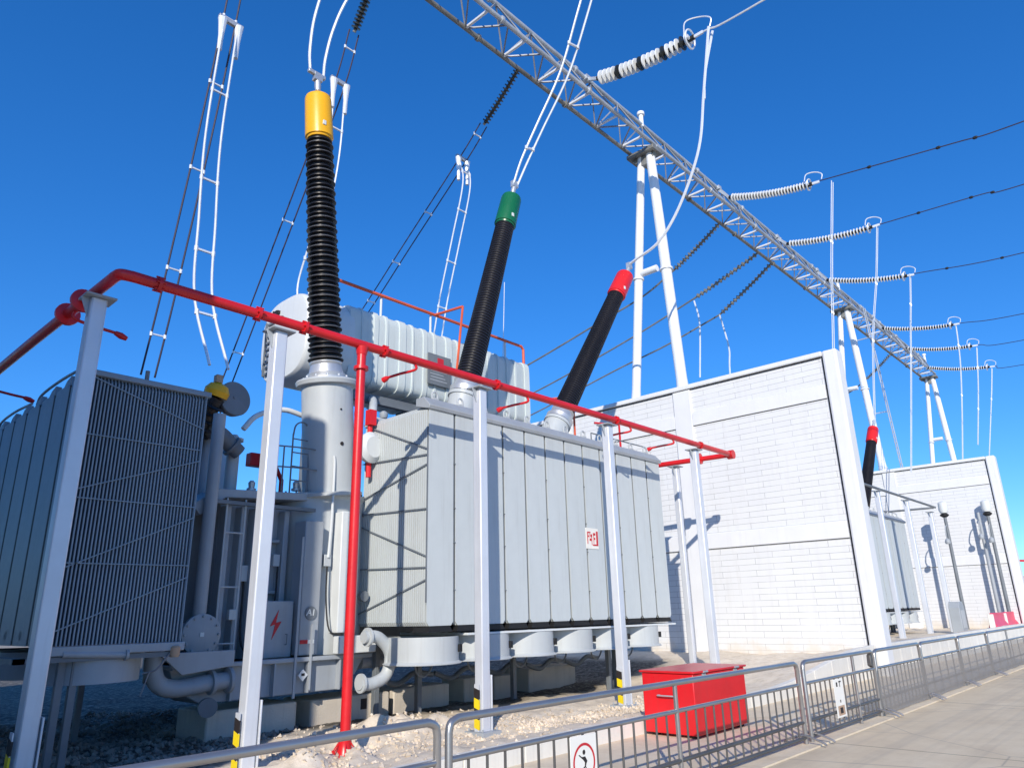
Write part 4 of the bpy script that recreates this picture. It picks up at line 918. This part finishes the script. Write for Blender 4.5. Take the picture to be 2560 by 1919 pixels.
# prohibition sign
def sign(cx, zt, w, h, y, lab, ring=True):
    t = thing('warning_sign', (cx, y, zt - h), lab, 'sign')
    m = MB(); m.box(cx - w / 2, cx + w / 2, y - .003, y + .003, zt - h, zt); m.build('plate', 'signw', t, bevel=.002)
    yf = y - .0045
    if ring:
        m = MB(); R_ = w * .42; cz = zt - w * .58; vs = []; n = 40
        for k in range(n):
            a = 2 * PI * k / n
            for rr in (R_, R_ * .86): vs.append((cx + rr * math.cos(a), yf, cz + rr * math.sin(a)))
        m.add(vs, [(2 * k, 2 * k + 1, (2 * k + 3) % (2 * n), (2 * k + 2) % (2 * n)) for k in range(n)]); m.build('red_ring', 'signr', t, smooth=0)
        m = MB(); s = R_
        def poly(pts): 
            vs = [(cx + u * s, yf, cz + v * s) for u, v in pts]; m.add(vs, [tuple(range(len(vs)))])
        poly([(.13 * math.cos(a * PI / 6), .52 + .13 * math.sin(a * PI / 6)) for a in range(12)])
        poly([(-.5, .42), (-.42, .44), (-.2, .3), (.1, .3), (.28, .05), (.2, -.05), (.05, 0), (-.1, .15), (-.3, .28)])
        poly([(.05, 0), (.2, -.04), (.12, -.22), (.02, -.2)])
        poly([(.02, -.18), (.12, -.2), (-.1, -.4), (-.22, -.62), (-.1, -.85), (-.3, -.8), (-.4, -.58), (-.22, -.3)])
        poly([(.06, -.18), (.14, -.22), (.34, -.5), (.5, -.76), (.42, -.78), (.2, -.48)])
        m.build('walking_figure', 'signk', t, smooth=0)
        m = MB(); zz = zt - w * 1.12; m.add([(cx - w * .2, yf, zz - .16), (cx + w * .38, yf, zz - .16), (cx + w * .38, yf, zz), (cx - w * .2, yf, zz)], [(0, 1, 2, 3)]); m.build('red_block', 'signr', t, smooth=0)
    else:
        m = MB()
        for (a, b, c, d) in ((-.25, -.1, -.08, -.2), (.05, .3, -.06, -.1), (.1, .16, -.1, -.22), (-.05, .05, -.55, -.62), (-.15, .15, -.75, -.9)): m.add([(cx + a * w, yf, zt + d * h), (cx + b * w, yf, zt + d * h), (cx + b * w, yf, zt + c * h), (cx + a * w, yf, zt + c * h)], [(0, 1, 2, 3)])
        m.build('lettering', 'signk', t, smooth=0)
        m = MB(); m.add([(cx - .35 * w, yf + .001, zt - .95 * h), (cx + .35 * w, yf + .001, zt - .95 * h), (cx + .35 * w, yf + .001, zt - .7 * h), (cx - .35 * w, yf + .001, zt - .7 * h)], [(0, 1, 2, 3)]); m.build('faded_red_block', 'tan', t, smooth=0)
    return t
sign(5.33, .70, .36, .6, FY - .04, 'white no-entry sign with a walking figure in a red ring on the barrier')
sign(11.3, .70, .36, .5, FY - .04, 'small pale paper notice with faint marks on the barrier right of the red bin', ring=False)
t = thing('hinge_clamp', (12.95, FY, .8), 'small dark clamp on the barrier post at the start of the net', 'clamp')
m = MB(); m.prism([(12.86, .78), (12.97, .74), (13.0, .86), (12.97, .97), (12.88, .93)], 'y', FY - .03, FY + .03); m.build('jaw', 'fenced', t, bevel=.008)

# ------------------------------------------------------------------ red bin
t = thing('red_bin', (9.5, 5.5, .02), 'large glossy red metal bin standing behind the barrier', 'bin')
m = MB(); x0, x1, y0, y1, z0, z1 = 9.5, 11.05, 5.45, 6.28, .06, .84
m.box(x0, x1, y0, y1, z0, z1); m.build('body', 'rbox', t, bevel=.012)
m = MB(); m.box(x0 - .03, x1 + .03, y0 - .03, y1 + .03, z1 + .004, z1 + .035); m.build('lid', 'rbox', t, bevel=.01)
for x in (x0 + .3, x1 - .3):
    m = MB(); m.cyl((x - .06, y0 - .036, z1 + .02), (x + .06, y0 - .036, z1 + .02), .014, n=8); m.box(x - .05, x + .05, y0 - .012, y0 - .002, z1 - .1, z1 - .002); m.build('hinge', 'midgrey', t)
m = MB(); m.tube(spline([(x0 - .002, y0 + .3, .55), (x0 - .05, y0 + .3, .55), (x0 - .05, y0 + .55, .55), (x0 - .002, y0 + .55, .55)], 5), .01, 8); m.build('handle', 'midgrey', t)
for x in (x0 + .12, x1 - .12):
    for y in (y0 + .1, y1 - .1): m = MB(); m.box(x - .05, x + .05, y - .04, y + .04, .015, .06); m.build('foot', 'blackm', t)

# red and white water barriers in the distance
for i, x in enumerate((37.4, 40.2, 43.0, 45.8)):
    t = thing('water_barrier', (x, 6.9, .3), ['first pink-red plastic water barrier beyond the net, with a white end', 'second pink-red plastic water barrier beyond the net', 'third pink-red plastic water barrier beyond the net', 'farthest pink-red plastic water barrier beyond the net'][i], 'barrier', 'plastic water barriers beside the far kerb')
    m = MB(); m.prism([(6.75, .45), (7.15, .45), (7.1, .75), (7.0, .9), (7.0, 1.25), (6.9, 1.25), (6.9, .9), (6.8, .75)], 'x', x, x + 2.5); m.build('body', 'pink', t, bevel=.03)
    m = MB(); m.box(x - .16, x - .004, 6.85, 7.05, .45, 1.2); m.build('end_block', 'signw', t, bevel=.02)
# far post and building at the right edge
t = thing('distant_pole', (92, 13, 0), 'thin pale pole at the right edge of the view', 'pole')
m = MB(); m.cyl((92, 12.2, 0), (92, 12.2, 9.4), .2, .12, 10); m.build('pole', 'midgrey', t)
m = MB(); m.bar((92, 12.2, 5.6), (92, 16, 5.9), .2); m.build('arm', 'red', t)
t = thing('distant_building', (150, 16, 0), 'low white building on the horizon at the right edge', 'building')
m = MB(); m.box(150, 230, 8, 22, 0, 5.2); m.build('wall', 'wallw', t)
m = MB(); m.box(149.5, 230.5, 7.5, 22.5, 5.2, 5.7); m.build('roof', 'midgrey', t)
m = MB()
for k in range(6): m.box(152 + k * 12, 156 + k * 12, 7.95, 7.99, 1.5, 3.4)
m.build('window_row', 'dgrey', t)

# ------------------------------------------------------------------ world, sun, camera
SUN = Vector((-.788, -.615, 0)) * math.cos(R(24)) + Vector((0, 0, math.sin(R(24))))
w = bpy.data.worlds.new('World'); sc.world = w; w.use_nodes = True; nt = w.node_tree
bg = nt.nodes['Background']; sky = nt.nodes.new('ShaderNodeTexSky'); sky.sky_type = 'NISHITA'; sky.sun_disc = False
sky.sun_elevation = R(24); sky.sun_rotation = math.atan2(SUN.x, SUN.y)
sky.altitude = 1000; sky.air_density = 1.0; sky.dust_density = .1; sky.ozone_density = 3.0
hs = nt.nodes.new('ShaderNodeHueSaturation'); hs.inputs['Saturation'].default_value = 1.42
tn = nt.nodes.new('ShaderNodeMix'); tn.data_type = 'RGBA'; tn.blend_type = 'MULTIPLY'; tn.inputs[0].default_value = 1; tn.inputs[7].default_value = (.56, .87, 1.22, 1)
gm = nt.nodes.new('ShaderNodeGamma'); gm.inputs[1].default_value = .8
nt.links.new(sky.outputs[0], gm.inputs[0]); nt.links.new(gm.outputs[0], hs.inputs['Color']); nt.links.new(hs.outputs[0], tn.inputs[6]); nt.links.new(tn.outputs[2], bg.inputs[0]); bg.inputs[1].default_value = .215
l = bpy.data.lights.new('sun', 'SUN'); l.energy = 4.7; l.angle = R(.5); l.color = (1, .92, .80)
lo = bpy.data.objects.new('sun', l); COL.objects.link(lo); lo.rotation_euler = SUN.to_track_quat('Z', 'Y').to_euler(); lo.location = (-20, -20, 30)
cam = bpy.data.cameras.new('camera'); co = bpy.data.objects.new('camera', cam); COL.objects.link(co); sc.camera = co
cam.lens = 25.286; cam.sensor_width = 36; cam.clip_end = 6000; cam.clip_start = .05
rows = ((0.680367, -0.207639, -0.702842), (-0.732521, -0.222309, -0.643422), (-0.022649, 0.952610, -0.303351))
co.matrix_world = Matrix.Translation((0, 0, 1.7)) @ Matrix(rows).to_4x4()
sc.view_settings.view_transform = 'Standard'; sc.view_settings.look = 'None'; sc.view_settings.exposure = 0
sc.cycles.max_bounces = 6
